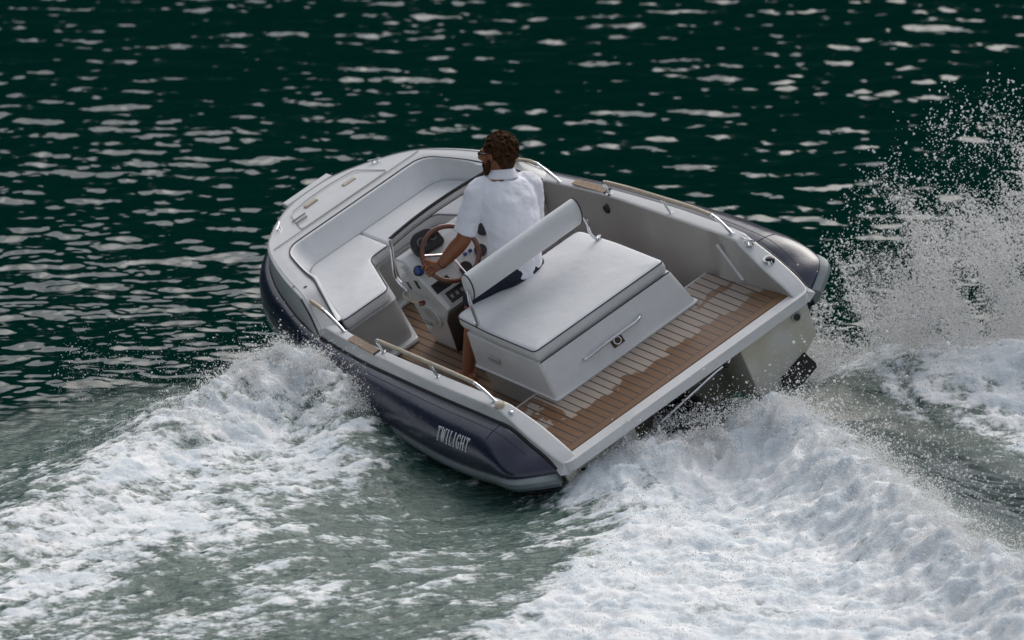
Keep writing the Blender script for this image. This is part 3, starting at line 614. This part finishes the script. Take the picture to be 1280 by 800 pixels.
cs = cushion('seat_cushion', [(.668, -.512), (.668, .512), (1.20, .515), (1.62, .495), (1.62, -.495), (1.20, -.515)], .224, .303, [.04, .04, .1, .06, .06, .1], boat, crown=.012)
MB().tube([(.655+.006, y_, .2235) for y_ in np.linspace(-.51, .51, 12)], .004, 6).build('cushion_gap', PIPE, sb)
# pull bar and latch on the aft face of the seat box
def aft(y_, z_, o_=0): t = (z_-.004)/.218; return (.560+.095*t-o_, y_, z_)
hd = MB().tube([aft(.27, .105, .0), aft(.262, .108, .022), aft(.235, .114, .034), aft(.05, .122, .036), aft(-.14, .122, .036), aft(-.175, .125, .030), aft(-.20, .128, 0)], [.009, .0095, .010, .0105, .010, .0095, .009], 10)
hd.build('pull_bar', STEEL, sb)
M2 = lambda v: Vector((.560+.095*((v[1]+.086-.004)/.218)-v[2], -v[0]+.02, v[1]+.086))
MB().prism(rpoly([(-.042, -.03), (.042, -.03), (.042, .03), (-.042, .03)], .004, 2), .001, .006, M2).build('latch_plate', mat('tarnished_bronze', (.10, .065, .04), .4, .7, var=(40, .4)), sb)
MB().tube([M2(Vector((.024*math.cos(a), .02*math.sin(a), .010))) for a in np.linspace(0, 2*math.pi, 20)[:-1]], .0045, 6, closed=True).build('latch_ring', STEEL, sb)
MB().box((1.15, .538, .10), (1.28, .552, .135)).build('side_pull', GELG, sb, bevel=.004)
# backrest roll on two posts
ax0, ax1 = Vector((1.335, .462, .565)), Vector((1.325, -.415, .575)); rg = []
sec = [(.055*math.cos(a)*(1+.15*math.sin(a)), .108*math.sin(a)) for a in np.linspace(0, 2*math.pi, 29)[:-1]]
for t, k in ((0, .80), (0.004, .93), (.012, 1.0), (.25, 1.01), (.5, 1.015), (.75, 1.01), (.988, 1.0), (.996, .93), (1, .80)):
    c_ = ax0.lerp(ax1, t); rg.append([(c_.x+(a*math.cos(R(22))-b*math.sin(R(22)))*k, c_.y, c_.z+(a*math.sin(R(22))+b*math.cos(R(22)))*k) for a, b in sec])
rm = MB().grid(rg, cv=True); rm.f.append(list(range(28))); rm.f.append([8*28+i for i in range(28)]); bk2 = rm.build('seat_backrest', VINYL, boat)
for t in (2, 6):
    MB().tube(rg[t], .0048, 6, closed=True).build('piping', PIPE, bk2)
for s, y_, c_ in ((1, .485, ax0), (-1, -.44, ax1)):
    p_ = MB().tube(catmull([(1.36, s*.487, .285), (1.345, y_, .38), (1.33, y_, .47), (1.325, c_.y+s*.004, .56)], 4), .012, 10)
    p_.tube([(1.36, s*.487, .30), (1.36, s*.487, .325)], .017, 12)
    p_.build('backrest_post', STEEL, boat)

# console
side = [(2.44, -.2), (2.14, -.2), (2.02, .10), (1.925, .195), (2.185, .505), (2.21, .515), (2.33, .50), (2.42, .30)]
cy0, cy1 = .425, -.34; CG = []
for y_, k in ((cy0-.05, 0), (cy0, 1), (cy1, 1), (cy1+.05, 0)): pass
cm = MB(); n = len(side); vs = []
for y_, ins in ((cy0, 0), (cy1, 0)):
    for x_, z_ in side: vs.append((x_, y_+(-.065*(.5-z_)/.7)*(1 if y_ > 0 else -1), z_))
cm.add(vs, [list(range(n)), list(range(n, 2*n))[::-1]]+[[i, i+n, (i+1) % n+n, (i+1) % n] for i in range(n)])
con = cm.build('console', GEL, boat, bevel=.014, seg=3)
fpn = MB().grid([[(1.921, y_, .186), (2.014, y_*.985, .094), (2.134, y_*.92, -.19)] for y_ in (.405, .2, 0, -.2, -.32)]).build('aft_shade_panel', BROWN, con); so = fpn.modifiers.new('t', 'SOLIDIFY'); so.thickness = .006  # brown sheet that paints in the shade on the console's aft face
# dash frame: origin on dash plane
dn = Vector((-.31, 0, .26)); du = Vector((.26, 0, .31)).normalized(); dn.normalize()
D0 = Vector((1.925, 0, .195))
def dash(y_, h_, o_): return D0+du*h_+dn*o_+Vector((0, y_, 0))
def dbox(name, y0, y1, h0, h1, o1, mt, par=con, bev=.004):
    m = MB().prism(rpoly([(y0, h0), (y1, h0), (y1, h1), (y0, h1)], .006, 3), -.002, o1, lambda v: dash(v.x, v.y, v.z)); return m.build(name, mt, par, bevel=bev)
dbox('radio_panel', .10, .345, .025, .105, .006, PLAS); dbox('switch_panel', .255, .385, .125, .195, .008, PLAS)
dbox('dash_bezel', .06, .37, .012, .118, .003, GELG)
sw = MB()
for y_ in (.15, .19, .23, .27, .31): sw.prism([(y_, .05), (y_+.018, .05), (y_+.018, .075), (y_, .075)], 0, .012, lambda v: dash(v.x, v.y, v.z))
sw.build('rocker_switch', DULL, con)
def dial(y_, h_, r_, mt, name='gauge'):
    o = MB().tube([dash(y_, h_, -.004), dash(y_, h_, .014)], r_, 22).build(name, PLAS, con)
    MB().tube([dash(y_, h_, .014), dash(y_, h_, .0165)], r_*.82, 22).build('dial_face', mt, o)
BLUEG = mat('blue_glass', (.02, .06, .22), .15, coat=.5)
dial(.385, .315, .034, BLUEG); dial(.13, .16, .042, PLAS); dial(-.02, .20, .04, PLAS); dial(-.12, .30, .04, PLAS)
for y_, h_ in ((.075, .235), (.035, .235), (.05, .285)): dbox('key_switch', y_-.013, y_+.013, h_-.011, h_+.011, .008, BLUEG)
bn = MB(); bc = dash(.20, .43, .0)
bnp = rpoly([(.13, .36), (.335, .375), (.335, .48), (.28, .52), (.18, .51), (.13, .47)], .04, 4)
bnm = bn.prism(bnp, -.01, .045, lambda v: dash(v.x, v.y, v.z)).build('instrument_binnacle', PLAS, con, bevel=.012, seg=3)
for y_, r_ in ((.185, .026), (.265, .032)):
    MB().tube([dash(y_, .44, .045), dash(y_, .44, .050)], r_, 20).build('gauge_bezel', DULL, bnm)
    MB().tube([dash(y_, .44, .049), dash(y_, .44, .0525)], r_*.85, 20).build('gauge_face', PLAS, bnm)
# port face of the console
FYM = lambda v: Vector((v.x, cy0-.065*(.5-v.y)/.7+v.z, v.y))        # x forward, height, out from the port face
disc = lambda r_: [(2.20+r_*math.cos(a), .085+r_*math.sin(a)) for a in np.linspace(0, 2*math.pi, 33)[:-1]]
o = MB().prism(disc(.088), -.004, .016, FYM).build('speaker', GEL, con, bevel=.006)
MB().prism(disc(.060), .012, .020, FYM).build('speaker_grille', GELG, o)
MB().prism([(2.16, .31), (2.185, .31), (2.185, .37), (2.16, .37)], -.002, .006, FYM).build('side_switch', PLAS, con)
MB().prism([(2.30, .27), (2.325, .27), (2.325, .32), (2.30, .32)], -.002, .008, FYM).build('side_switch', DULL, con)
MB().prism([(2.21, .40), (2.25, .40), (2.25, .47), (2.21, .47)], -.002, .02, FYM).build('side_latch', GEL, con, bevel=.004)
for z_ in (-.01, -.035): MB().prism([(2.30, z_), (2.39, z_), (2.39, z_+.01), (2.30, z_+.01)], -.002, .012, FYM).build('vent_louvre', GELG, con)
gh_ = MB().tube(catmull([(2.36, .435, .25), (2.33, .462, .235), (2.22, .465, .235), (2.13, .462, .24)], 4), .011, 10).build('grab_handle', LEATH, con)
MB().tube([(2.13, .462, .24), (2.10, .455, .25)], .017, 10).build('handle_end', WOOD, gh_)
# throttle
MB().tube([dash(-.22, .20, 0), Vector((2.03, -.22, .40)), Vector((2.03, -.22, .44)), Vector((2.04, -.22, .50))], [.014, .012, .014, .014], 10).build('throttle_lever', STEEL, con)
# steering wheel
WC = Vector((2.045, .175, .455)); wn_ = Vector((-.80, 0.06, .60)).normalized(); wa = Vector((0, 1, 0)); wa = (wa-wn_*wa.dot(wn_)).normalized(); wb_ = wn_.cross(wa)
RW = .178
rim = [WC+wa*RW*math.cos(a)+wb_*RW*math.sin(a) for a in np.linspace(0, 2*math.pi, 49)[:-1]]
whl = MB().tube(rim, .0165, 12, closed=True).build('steering_wheel', WOOD, boat)
for k in range(3):
    a = R(90+120*k); MB().tube([WC-wn_*.02, WC+(wa*math.cos(a)+wb_*math.sin(a))*RW*.6-wn_*.012, WC+(wa*math.cos(a)+wb_*math.sin(a))*(RW-.006)], [.012, .009, .008], 8).build('spoke', STEEL, whl)
MB().tube([WC-wn_*.20, WC-wn_*.02, WC], [.03, .035, .028], 16).build('hub', PLAS, whl)
# windscreen
gl = []
for t in np.linspace(0, 1, 13):
    y_ = .405-.815*t; bow_ = .05*(1-(2*t-1)**2)
    gl.append([(2.43+bow_, y_, .30), (2.29+bow_, y_, .652)])
gm = MB().grid(gl).build('windscreen', GLASS, boat)
lerp_ = lambda g, t: Vector(g[1])*(1-t)+Vector(g[0])*t
MB().tube([lerp_(g, 0) for g in gl], .0115, 8).build('windscreen_trim', RUB, gm)
bd = MB().grid([[lerp_(g, .012)+Vector((-.003, 0, 0)), lerp_(g, .17)+Vector((-.003, 0, 0))] for g in gl]).build('windscreen_band', GEL, gm); so = bd.modifiers.new('t', 'SOLIDIFY'); so.thickness = .004
MB().tube([lerp_(g, .18) for g in gl], .0075, 8).build('windscreen_seal', RUB, gm)
for y_ in (.408, -.413):
    MB().tube(catmull([(2.285, y_, .655), (2.33, y_, .55), (2.44, y_, .36), (2.445, y_, .30), (2.37, y_, .235)], 4), .0125, 10).build('windscreen_post', STEEL, gm)

# ------------------------------------------------------------------ the helmsman
HIP = Vector((-.965, 1.265, 1.0))
man = bpy.data.objects.new('person', None); COL.objects.link(man); man.location = HIP
tag(man, 'bearded man in a white polo shirt and sunglasses seated at the boat\'s wooden wheel', 'person')
def rel(p): return Vector(p)-HIP
fw = Vector((-.52, .85, 0)).normalized(); lf = Vector((-.85, -.52, 0)).normalized(); UP = Vector((0, 0, 1))
NB = Vector((-1.045, 1.305, 1.585))
LS = Vector((-1.215, 1.215, 1.475)); RS = Vector((-.865, 1.40, 1.485))
LE = Vector((-1.285, 1.235, 1.180)); LWR = Vector((-1.428, 1.375, .992))
RE = Vector((-.86, 1.50, 1.21)); RWR = b2w((1.93, -.20, .45))
def torso_rings(sc, z0=-.02, z1=1, extra=0):
    sp = [(HIP+Vector((0, 0, -.05)), .165, .125), (HIP+Vector((-.005, 0, .06)), .163, .125), (HIP+Vector((-.015, .0, .18)), .155, .118), (HIP+Vector((-.035, .005, .32)), .178, .128), (HIP+Vector((-.055, .015, .43)), .192, .128), (HIP+Vector((-.07, .03, .50)), .178, .108), (HIP+Vector((-.075, .035, .545)), .125, .088), (HIP+Vector((-.08, .04, .585)), .068, .066)]
    G = []
    for c_, a, b in sp:
        G.append([c_+lf*(a*sc+extra)*math.copysign(abs(math.cos(q_))**.85, math.cos(q_))+fw*(b*sc+extra)*math.copysign(abs(math.sin(q_))**.85, math.sin(q_)) for q_ in np.linspace(0, 2*math.pi, 33)[:-1]])
    return G
def addcap(m, G, fr=rel):
    n = len(G[0]); b0 = len(m.v); m.grid(np.array([[list(fr(p)) for p in g] for g in G]), cv=True)
    m.f.append([b0+i for i in range(n)]); m.f.append([b0+(len(G)-1)*n+i for i in range(n)][::-1])
def remesh(o, vx, smooth=4, tex=None):
    m = o.modifiers.new('r', 'REMESH'); m.mode = 'VOXEL'; m.voxel_size = vx; m.use_smooth_shade = True
    s_ = o.modifiers.new('sm', 'SMOOTH'); s_.iterations = smooth; s_.factor = .6
    return o
# head frame
HC = Vector((-1.078, 1.325, 1.690)); yaw = R(57)
hf = Vector((-math.sin(yaw), math.cos(yaw), -.10)).normalized(); hl = UP.cross(hf).normalized(); hu = hf.cross(hl)
def H(a, b, c_): return rel(HC+hf*a+hl*b+hu*c_)
HM = Matrix((hf, hl, hu)).transposed(); hf, hl, hu = hf*1.06, hl*1.06, hu*1.06
body = MB(); addcap(body, torso_rings(.90))
body.limb([rel(NB+Vector((0, 0, -.06))), rel(NB), H(-.022, 0, -.06)], [.066, .060, .058])
body.ell(H(-.010, 0, .030), (.096, .076, .092), HM, 24, 16); body.ell(H(.030, 0, -.035), (.062, .058, .075), HM, 20, 14); body.ell(H(.052, 0, -.078), (.034, .032, .028), HM)
body.ell(H(.060, 0, .012), (.038, .052, .055), HM)
body.limb([H(.092, 0, .018), H(.106, 0, -.004), H(.113, 0, -.022)], [.009, .011, .014]); body.limb([H(.102, .011, -.025), H(.102, -.011, -.025)], [.009, .009])
for s in (1, -1):
    body.limb([H(-.002, s*.076, .018), H(-.010, s*.084, .008), H(-.006, s*.083, -.016), H(.002, s*.078, -.024)], [.010, .012, .009, .007]); body.limb([H(.088, s*.05, -.004), H(.080, s*.035, -.008)], [.018, .02])
    body.limb([H(.090, s*.014, -.048), H(.094, 0, -.047)], [.008, .009]); body.limb([H(.090, s*.014, -.060), H(.093, 0, -.060)], [.008, .009])
    body.limb([H(.092, s*.012, .036), H(.083, s*.045, .034)], [.010, .009])
body.limb([rel(LS), rel(LS.lerp(LE, .5)), rel(LE)], [.060, .054, .048]); body.limb([rel(LE), rel(LE.lerp(LWR, .3)), rel(LE.lerp(LWR, .7)), rel(LWR)], [.047, .052, .042, .031])
body.limb([rel(RS), rel(RS.lerp(RE, .5)), rel(RE)], [.058, .050, .043]); body.limb([rel(RE), rel(RE.lerp(RWR, .3)), rel(RWR)], [.042, .044, .028])
# legs
LK = b2w((1.66, .32, .31)); LA = b2w((1.76, .52, -.15)); LH = HIP+lf*.09+Vector((0, 0, -.04))
RK = b2w((1.90, -.05, .32)); RA = b2w((1.80, -.03, -.14)); RH = HIP-lf*.09+Vector((0, 0, -.04))
for h_, k_, a_ in ((LH, LK, LA), (RH, RK, RA)):
    body.limb([rel(h_), rel(h_.lerp(k_, .5)), rel(k_)], [.085, .072, .056]); body.limb([rel(k_), rel(k_.lerp(a_, .30)+(h_-k_).normalized()*.015), rel(k_.lerp(a_, .7)), rel(a_)], [.055, .056, .042, .035])
    fd_ = (M3@Vector((1, 0, 0))).normalized(); dn_ = (M3@Vector((0, 0, -1))).normalized()
    body.limb([rel(a_-fd_*.03+dn_*.03), rel(a_+fd_*.06+dn_*.035), rel(a_+fd_*.16+dn_*.042)], [.034, .036, .022])
bo = body.build('body', SKIN, man); remesh(bo, .0075, 5)
# hands: left one closed on the wheel rim, right one on the far side of the rim
def hand(wrist, ang, parent, sg=1, at_=None):
    m = MB(); c0 = at_ if at_ else WC+wa*RW*math.cos(ang)+wb_*RW*math.sin(ang); tg_ = (-wa*math.sin(ang)+wb_*math.cos(ang)); rd = (wa*math.cos(ang)+wb_*math.sin(ang))
    c0w, tgw, rdw, nw = b2w(c0), (M3@tg_), (M3@rd), (M3@wn_)
    # fingers side by side along the rim, each curled from the palm side over the outside of the rim
    kn = []
    for k_, (off, Lr) in enumerate(((-.034, .92), (-.012, 1.0), (.011, .97), (.033, .84))):
        b_ = c0w+tgw*off*sg; rr2 = .0255; pts = []; rad = []
        for j_, a in enumerate(np.linspace(-40, 195*Lr, 7)):
            a = R(a); pts.append(rel(b_+nw*rr2*math.cos(a)+rdw*rr2*math.sin(a)+nw*.003)); rad.append(.0103-.0007*j_)
        kq = b_+nw*.030-rdw*.022; kn.append(kq)
        m.limb([rel(kq)]+pts, [.011]+rad, 10)
    for kq in kn: m.limb([rel(wrist), rel(wrist.lerp(kq, .5)), rel(kq)], [.022, .018, .0125], 10)
    # thumb leaves the side of the palm and folds round the inside of the rim
    tb = wrist.lerp(kn[0], .45)
    m.limb([rel(tb), rel(c0w-tgw*.055*sg+nw*.026-rdw*.018), rel(c0w-tgw*.045*sg-rdw*.026-nw*.002), rel(c0w-tgw*.030*sg-rdw*.018-nw*.020)], [.015, .013, .011, .009], 10)
    o = m.build('hand', SKIN, parent); remesh(o, .0035, 3); return o
def rim_ang(target): # rim angle nearest a boat-frame point
    v = Vector(target)-WC; return math.atan2(v.dot(wb_), v.dot(wa))
hand(LWR, R(2), man)
hand(RWR, 0, man, -1, Vector((2.03, -.22, .44)))
# wristband
bt = (LWR-LE).normalized(); ba = bt.cross(UP).normalized(); bb_ = bt.cross(ba); bc_ = LWR-bt*.015
MB().tube([rel(bc_+ba*.031*math.cos(a)+bb_*.031*math.sin(a)) for a in np.linspace(0, 6.283, 21)[:-1]], .0035, 6, closed=True).build('wristband', RUB, man)
# polo shirt
sh = MB(); addcap(sh, torso_rings(1.0, extra=.010)[:7]+[[NB+lf*.074*math.cos(q_)+fw*.072*math.sin(q_)+Vector((0, 0, -.025)) for q_ in np.linspace(0, 2*math.pi, 33)[:-1]], [NB+lf*.066*math.cos(q_)+fw*.064*math.sin(q_)+Vector((0, 0, .004)) for q_ in np.linspace(0, 2*math.pi, 33)[:-1]]])
sl_end = LS.lerp(LE, .86); sr_end = RS.lerp(RE, .86)
for S_, E_2 in ((LS, sl_end), (RS, sr_end)):
    inn_ = (NB-S_)*.25
    sh.limb([rel(S_+inn_), rel(S_)], [.070, .068]); b0 = len(sh.v); sh.tube([rel(S_), rel(S_.lerp(E_2, .5)), rel(E_2)], [.070, .073, .074], 18)
sht = sh.build('polo_shirt', SHIRT, man); remesh(sht, .007, 6)
dt = bpy.data.textures.new('folds', 'CLOUDS'); dt.noise_scale = .09; dt.noise_depth = 2
dm = sht.modifiers.new('d', 'DISPLACE'); dm.texture = dt; dm.strength = .026; dm.mid_level = .5
cl = []
for z_, r_ in ((-.050, .092), (-.022, .078), (.004, .071), (.020, .067), (.026, .069), (.016, .077), (-.010, .090), (-.030, .100), (-.034, .097)):
    cl.append([rel(NB+lf*r_*math.cos(q_)*1.0+fw*r_*.98*math.sin(q_)+Vector((0, 0, z_-.010*math.sin(q_)))) for q_ in np.linspace(0, 2*math.pi, 33)[:-1]])
MB().grid(np.array([[list(p) for p in g] for g in cl]), cv=True).build('collar', SHIRT, sht, sub=1)
# navy trousers over hips and thighs
tr = MB(); tr.limb([rel(HIP+lf*.07+Vector((0, 0, -.03))), rel(HIP-lf*.07+Vector((0, 0, -.03)))], [.135, .135], 20)
for h_, k_ in ((LH, LK), (RH, RK)): tr.limb([rel(h_), rel(h_.lerp(k_, .5)), rel(h_.lerp(k_, .98))], [.105, .088, .072], 18)
remesh(tr.build('shorts', NAVYC, man), .009, 4)
# hair, beard, sunglasses
hr = MB(); hr.ell(H(-.030, 0, .040), (.098, .086, .098), HM, 28, 18); hr.ell(H(-.058, 0, -.025), (.055, .068, .075), HM); hr.ell(H(-.052, 0, -.065), (.040, .052, .040), HM)
rh = random.Random(5)
for k in range(300):
    th2 = rh.uniform(0, 2*math.pi); cz = rh.uniform(-.6, 1); sx = math.sqrt(1-cz*cz); p = Vector((.100*sx*math.cos(th2)-.030, .086*sx*math.sin(th2), .099*cz+.036))
    if p.x > .055 and p.z < .085: continue
    if p.x > -.01 and p.z < .035 and abs(p.y) > .04: continue
    if p.z < -.03 and p.x > -.05: continue
    nn_ = Vector((p.x+.03, p.y, p.z-.036)).normalized(); t_ = Vector((-.8, rh.uniform(-.35, .35), -.55+rh.uniform(-.3, .3))); t_ = (t_-nn_*t_.dot(nn_)).normalized(); L_ = rh.uniform(.025, .05); w_ = rh.uniform(-.4, .4)*L_; sd_ = nn_.cross(t_)
    hr.limb([H(*(p*.985)), H(*(p+t_*L_*.45+sd_*w_*.5+nn_*.006)), H(*(p+t_*L_+sd_*w_+nn_*rh.uniform(-.006, .008)))], [.006, .0055, .0025], 6)
hair = hr.build('hair', HAIR, man); remesh(hair, .0034, 1)
br = MB(); 
for s in (1, -1):
    br.limb([H(.018, s*.070, -.028), H(.034, s*.062, -.060), H(.062, s*.040, -.088), H(.078, s*.010, -.100)], [.013, .018, .021, .021])
    br.limb([H(.098, s*.004, -.040), H(.085, s*.030, -.052), H(.070, s*.038, -.078)], [.008, .009, .012])
for k in range(60):
    t = rh.random(); s = rh.choice((1, -1)); p = Vector((.02+.06*t, s*(.07-.06*t), -.035-.07*t)); br.limb([H(*p), H(p.x+rh.uniform(0, .02), p.y*1.12, p.z-rh.uniform(.005, .02))], [.007, .003], 6)
remesh(br.build('beard', HAIR, man), .0042, 1)
sg_ = MB()
for s in (1, -1):
    sg_.ell(H(.096, s*.033, .012), (.007, .028, .021), HM, 16, 10)
    sg_.tube([H(.094, s*.058, .018), H(.055, s*.081, .020), H(-.002, s*.084, .020)], [.006, .005, .0035], 8)
sg_.tube([H(.101, .012, .018), H(.101, -.012, .018)], .0035, 8)
LENS = mat('dark_lens', (.006, .006, .007), .08, coat=.5); sg_.build('sunglasses', LENS, man)

# ------------------------------------------------------------------ spray
DROP = bpy.data.materials.new('spray_droplets'); DROP.use_nodes = True; n_ = DROP.node_tree; n_.nodes.remove(n_.nodes['Principled BSDF'])
df = n_.nodes.new('ShaderNodeBsdfDiffuse'); df.inputs[0].default_value = (.97, .97, .97, 1); tl = n_.nodes.new('ShaderNodeBsdfTranslucent'); tl.inputs[0].default_value = (.99, .99, .99, 1)
mx_ = n_.nodes.new('ShaderNodeMixShader'); mx_.inputs[0].default_value = .6; n_.links.new(df.outputs[0], mx_.inputs[1]); n_.links.new(tl.outputs[0], mx_.inputs[2]); n_.links.new(mx_.outputs[0], n_.nodes['Material Output'].inputs[0])
OCT = np.array([(1, 0, 0), (-1, 0, 0), (0, 1, 0), (0, -1, 0), (0, 0, 1), (0, 0, -1)], float); OF = np.array([(0, 2, 4), (2, 1, 4), (1, 3, 4), (3, 0, 4), (2, 0, 5), (1, 2, 5), (3, 1, 5), (0, 3, 5)])
TET = np.array([(1, 1, 1), (1, -1, -1), (-1, 1, -1), (-1, -1, 1)], float)*.8; TF = np.array([(0, 1, 2), (0, 2, 3), (0, 3, 1), (1, 3, 2)])
def drops(name, P, r, label, OCT=OCT, OF=OF):
    n = len(P); ang = rng.normal(size=(n, 3, 3)); Q, _ = np.linalg.qr(ang); S = np.ones((n, 1, 3)); S[:, 0, 0] = rng.uniform(.8, 1.7, n); S[:, 0, 1] = rng.uniform(.6, 1.1, n)
    nv_, nf_ = len(OCT), len(OF); V = (OCT[None]*S)@Q*r[:, None, None]+P[:, None]; Fc = (OF[None]+nv_*np.arange(n)[:, None, None]).reshape(-1)
    me = bpy.data.meshes.new(name); me.vertices.add(n*nv_); me.vertices.foreach_set('co', V.astype(np.float32).ravel()); me.loops.add(n*nf_*3); me.polygons.add(n*nf_)
    me.loops.foreach_set('vertex_index', Fc.astype(np.int32)); me.polygons.foreach_set('loop_start', np.arange(0, n*nf_*3, 3, dtype=np.int32)); me.polygons.foreach_set('use_smooth', np.ones(n*nf_, bool)); me.update()
    o = bpy.data.objects.new(name, me); COL.objects.link(o); me.materials.append(DROP); tag(o, label, 'spray', 'stuff'); return o
def surf(x, y): return water_fields(x, y)[0]
def sizes(n, m=.0028, s=.45, cap=.012): return np.minimum(m*np.exp(rng.normal(size=n)*s), cap)
# (a) stern spray thrown off the ridge
def along(poly, n, wdt):
    p = np.array(poly)[:, :2]; L = np.r_[0, np.cumsum(np.hypot(*np.diff(p, axis=0).T))]; t = rng.random(n)*L[-1]
    x = np.interp(t, L, p[:, 0])+rng.normal(size=n)*wdt; y = np.interp(t, L, p[:, 1])+rng.normal(size=n)*wdt; return x, y, t/L[-1]
def burst(poly, n, wdt, hmax, seed, fx=5., thr=-.05, m=.0028, lo=0.0):
    x, y, t = along(poly, n*3, wdt); k = fbm(x*fx, y*fx, 3, seed); k2 = np.clip(k-thr, 0, 1); keep = rng.random(len(x)) < np.clip(k2*4, .05, 1); x, y, k2 = x[keep][:n], y[keep][:n], k2[keep][:n]
    z = surf(x, y)+lo+rng.exponential(size=len(x))*hmax*(.25+1.6*k2); return np.stack([x, y, z], 1)
def tiny(poly, n, wdt, hmax, seed, fx=4.):
    return burst(poly, n, wdt, hmax, seed, fx)
P = np.concatenate([burst([(p[0]+.03, p[1]-.08, p[2]) for p in STERN_RIDGE[:5]], 15000, .09, .04, 101, 7), burst(STERN_RIDGE[4:], 15000, .12, .07, 103, 4), burst([(p[0]+.1, p[1], p[2]) for p in STERN_RIDGE[4:]], 3500, .16, .13, 105, 3, m=.004), burst([(-.9, .12, 0), (-.7, .08, 0), (-.45, -.1, 0)], 4500, .06, .03, 107, 8), burst(STBD_RIDGE, 14000, .22, .12, 109, 5)])
x = rng.uniform(-.8, 2.3, 22000); y = rng.uniform(-4, .2, 22000); k = fbm(x*3, y*3, 3, 110); m_ = (poly_sd(x, y, F_STERN) > 0) & (k > 0); x, y = x[m_], y[m_]
P = np.concatenate([P, np.stack([x, y, surf(x, y)+rng.exponential(size=len(x))*.02], 1)])
drops('spray', P, sizes(len(P)), 'white spray boiling up along the wave behind the transom')
# (b) bow splash
P = np.concatenate([burst(BOW_CREST[1:5], 8000, .11, .05, 121, 6), burst(BOW_CREST[2:6], 5000, .26, .06, 123, 4)])
drops('spray', P, sizes(len(P), .0027), 'white splash bursting beside the navy collar near the bow')
P = np.concatenate([tiny(BOW_CREST[1:5], 9000, .13, .035, 151), tiny(BOW_CREST[2:7], 12000, .22, .03, 153)])
drops('spray', P, sizes(len(P), .0012, .4), 'soft haze of tiny drops over the bow splash', TET, TF)
P = np.concatenate([tiny([(p[0]+.03, p[1]-.08, p[2]) for p in STERN_RIDGE[:5]], 9000, .08, .035, 155), tiny(STERN_RIDGE[4:], 30000, .15, .055, 157, 3)])
drops('spray', P, sizes(len(P), .0012, .4), 'soft haze of tiny drops over the crest of the stern wave', TET, TF)
# (c) tall plume on the starboard quarter
n = 1200000; X = rng.uniform(.80, 3.7, n); Z = rng.uniform(.0, 2.4, n); Yp = 2.0+rng.uniform(-.6, 1.4, n)+(X-1)*.25
front = np.interp(X, [.82, .9, 1.05, 1.4, 1.87, 2.3, 3, 4.3], [.12, .55, 1.15, 1.55, 1.83, 2.0, 2.2, 2.3])
dens = sstep(front+.15, front*.45, Z+.16*fbm(X*2, Z*2, 3, 130))*(.20+.60*np.exp(-(Z/1.05)**2))
cl1 = fbm(X*2.6+Z*1.2, Z*2.6, 4, 131, .6); cl2 = fbm(X*9, Z*9+Yp, 3, 137, .6); dens = dens*np.clip(.30+2.9*cl1+1.3*cl2, .04, 1.5)
keep = rng.random(n) < dens*.62; X, Yp, Z = X[keep], Yp[keep], Z[keep]
P = np.stack([X, Yp, Z-.05], 1)
drops('spray', P, sizes(len(P), .0037, .5), 'tall plume of fine droplets flung up off the starboard quarter', TET, TF)
n = 1800000; X = rng.uniform(.85, 3.5, n); Z = rng.exponential(size=n)*.34; Yp = 1.9+rng.uniform(-.3, .9, n)+(X-1)*.2
front = np.interp(X, [.85, .95, 1.1, 1.5, 2.3, 3.5], [.10, .30, .60, .95, 1.3, 1.4])
keep = (Z < front*1.6) & (rng.random(n) < .26*sstep(front*1.5, front*.2, Z)*np.clip(.25+2.6*fbm(X*2.2+Z, Z*3, 4, 161, .6), .02, 1)); X, Yp, Z = X[keep], Yp[keep], Z[keep]
P = np.stack([X, Yp, Z+.12], 1); drops('spray', P, sizes(len(P), .0015, .4), 'dense white veil of fine mist at the foot of the plume', TET, TF)
# (d) scattered drops over the dark hollow and around the stern
n = 3500; X = rng.uniform(.7, 2.3, n); Yp = rng.uniform(-1.6, .6, n); Z = surf(X, Yp)+rng.exponential(size=n)*.16; kk = rng.random(n) < np.clip(.4+1.5*fbm(X*3, Yp*3, 3, 141), .05, 1)
P = np.stack([X, Yp, Z], 1)[kk]
drops('spray', P, sizes(len(P), .0046, .45), 'loose drops flying over the dark hollow right of the stern wave')
n = 4000; t = rng.random(n); X = -.15+t*.9; Yp = -.12+rng.normal(size=n)*.05; Z = .30+.14*t+rng.exponential(size=n)*.05
drops('spray', np.stack([X, Yp, Z], 1), sizes(n, .0026), 'fine drops dancing under the stern lip in front of the jet recess')
n = 1500; X = rng.uniform(-3.9, -2.2, n); Yp = rng.uniform(1.6, 3.2, n); Z = rng.exponential(size=n)*.10+.02
drops('spray', np.stack([X, Yp, Z], 1), sizes(n, .0022), 'stray specks of spray ahead of the bow splash over calm water')
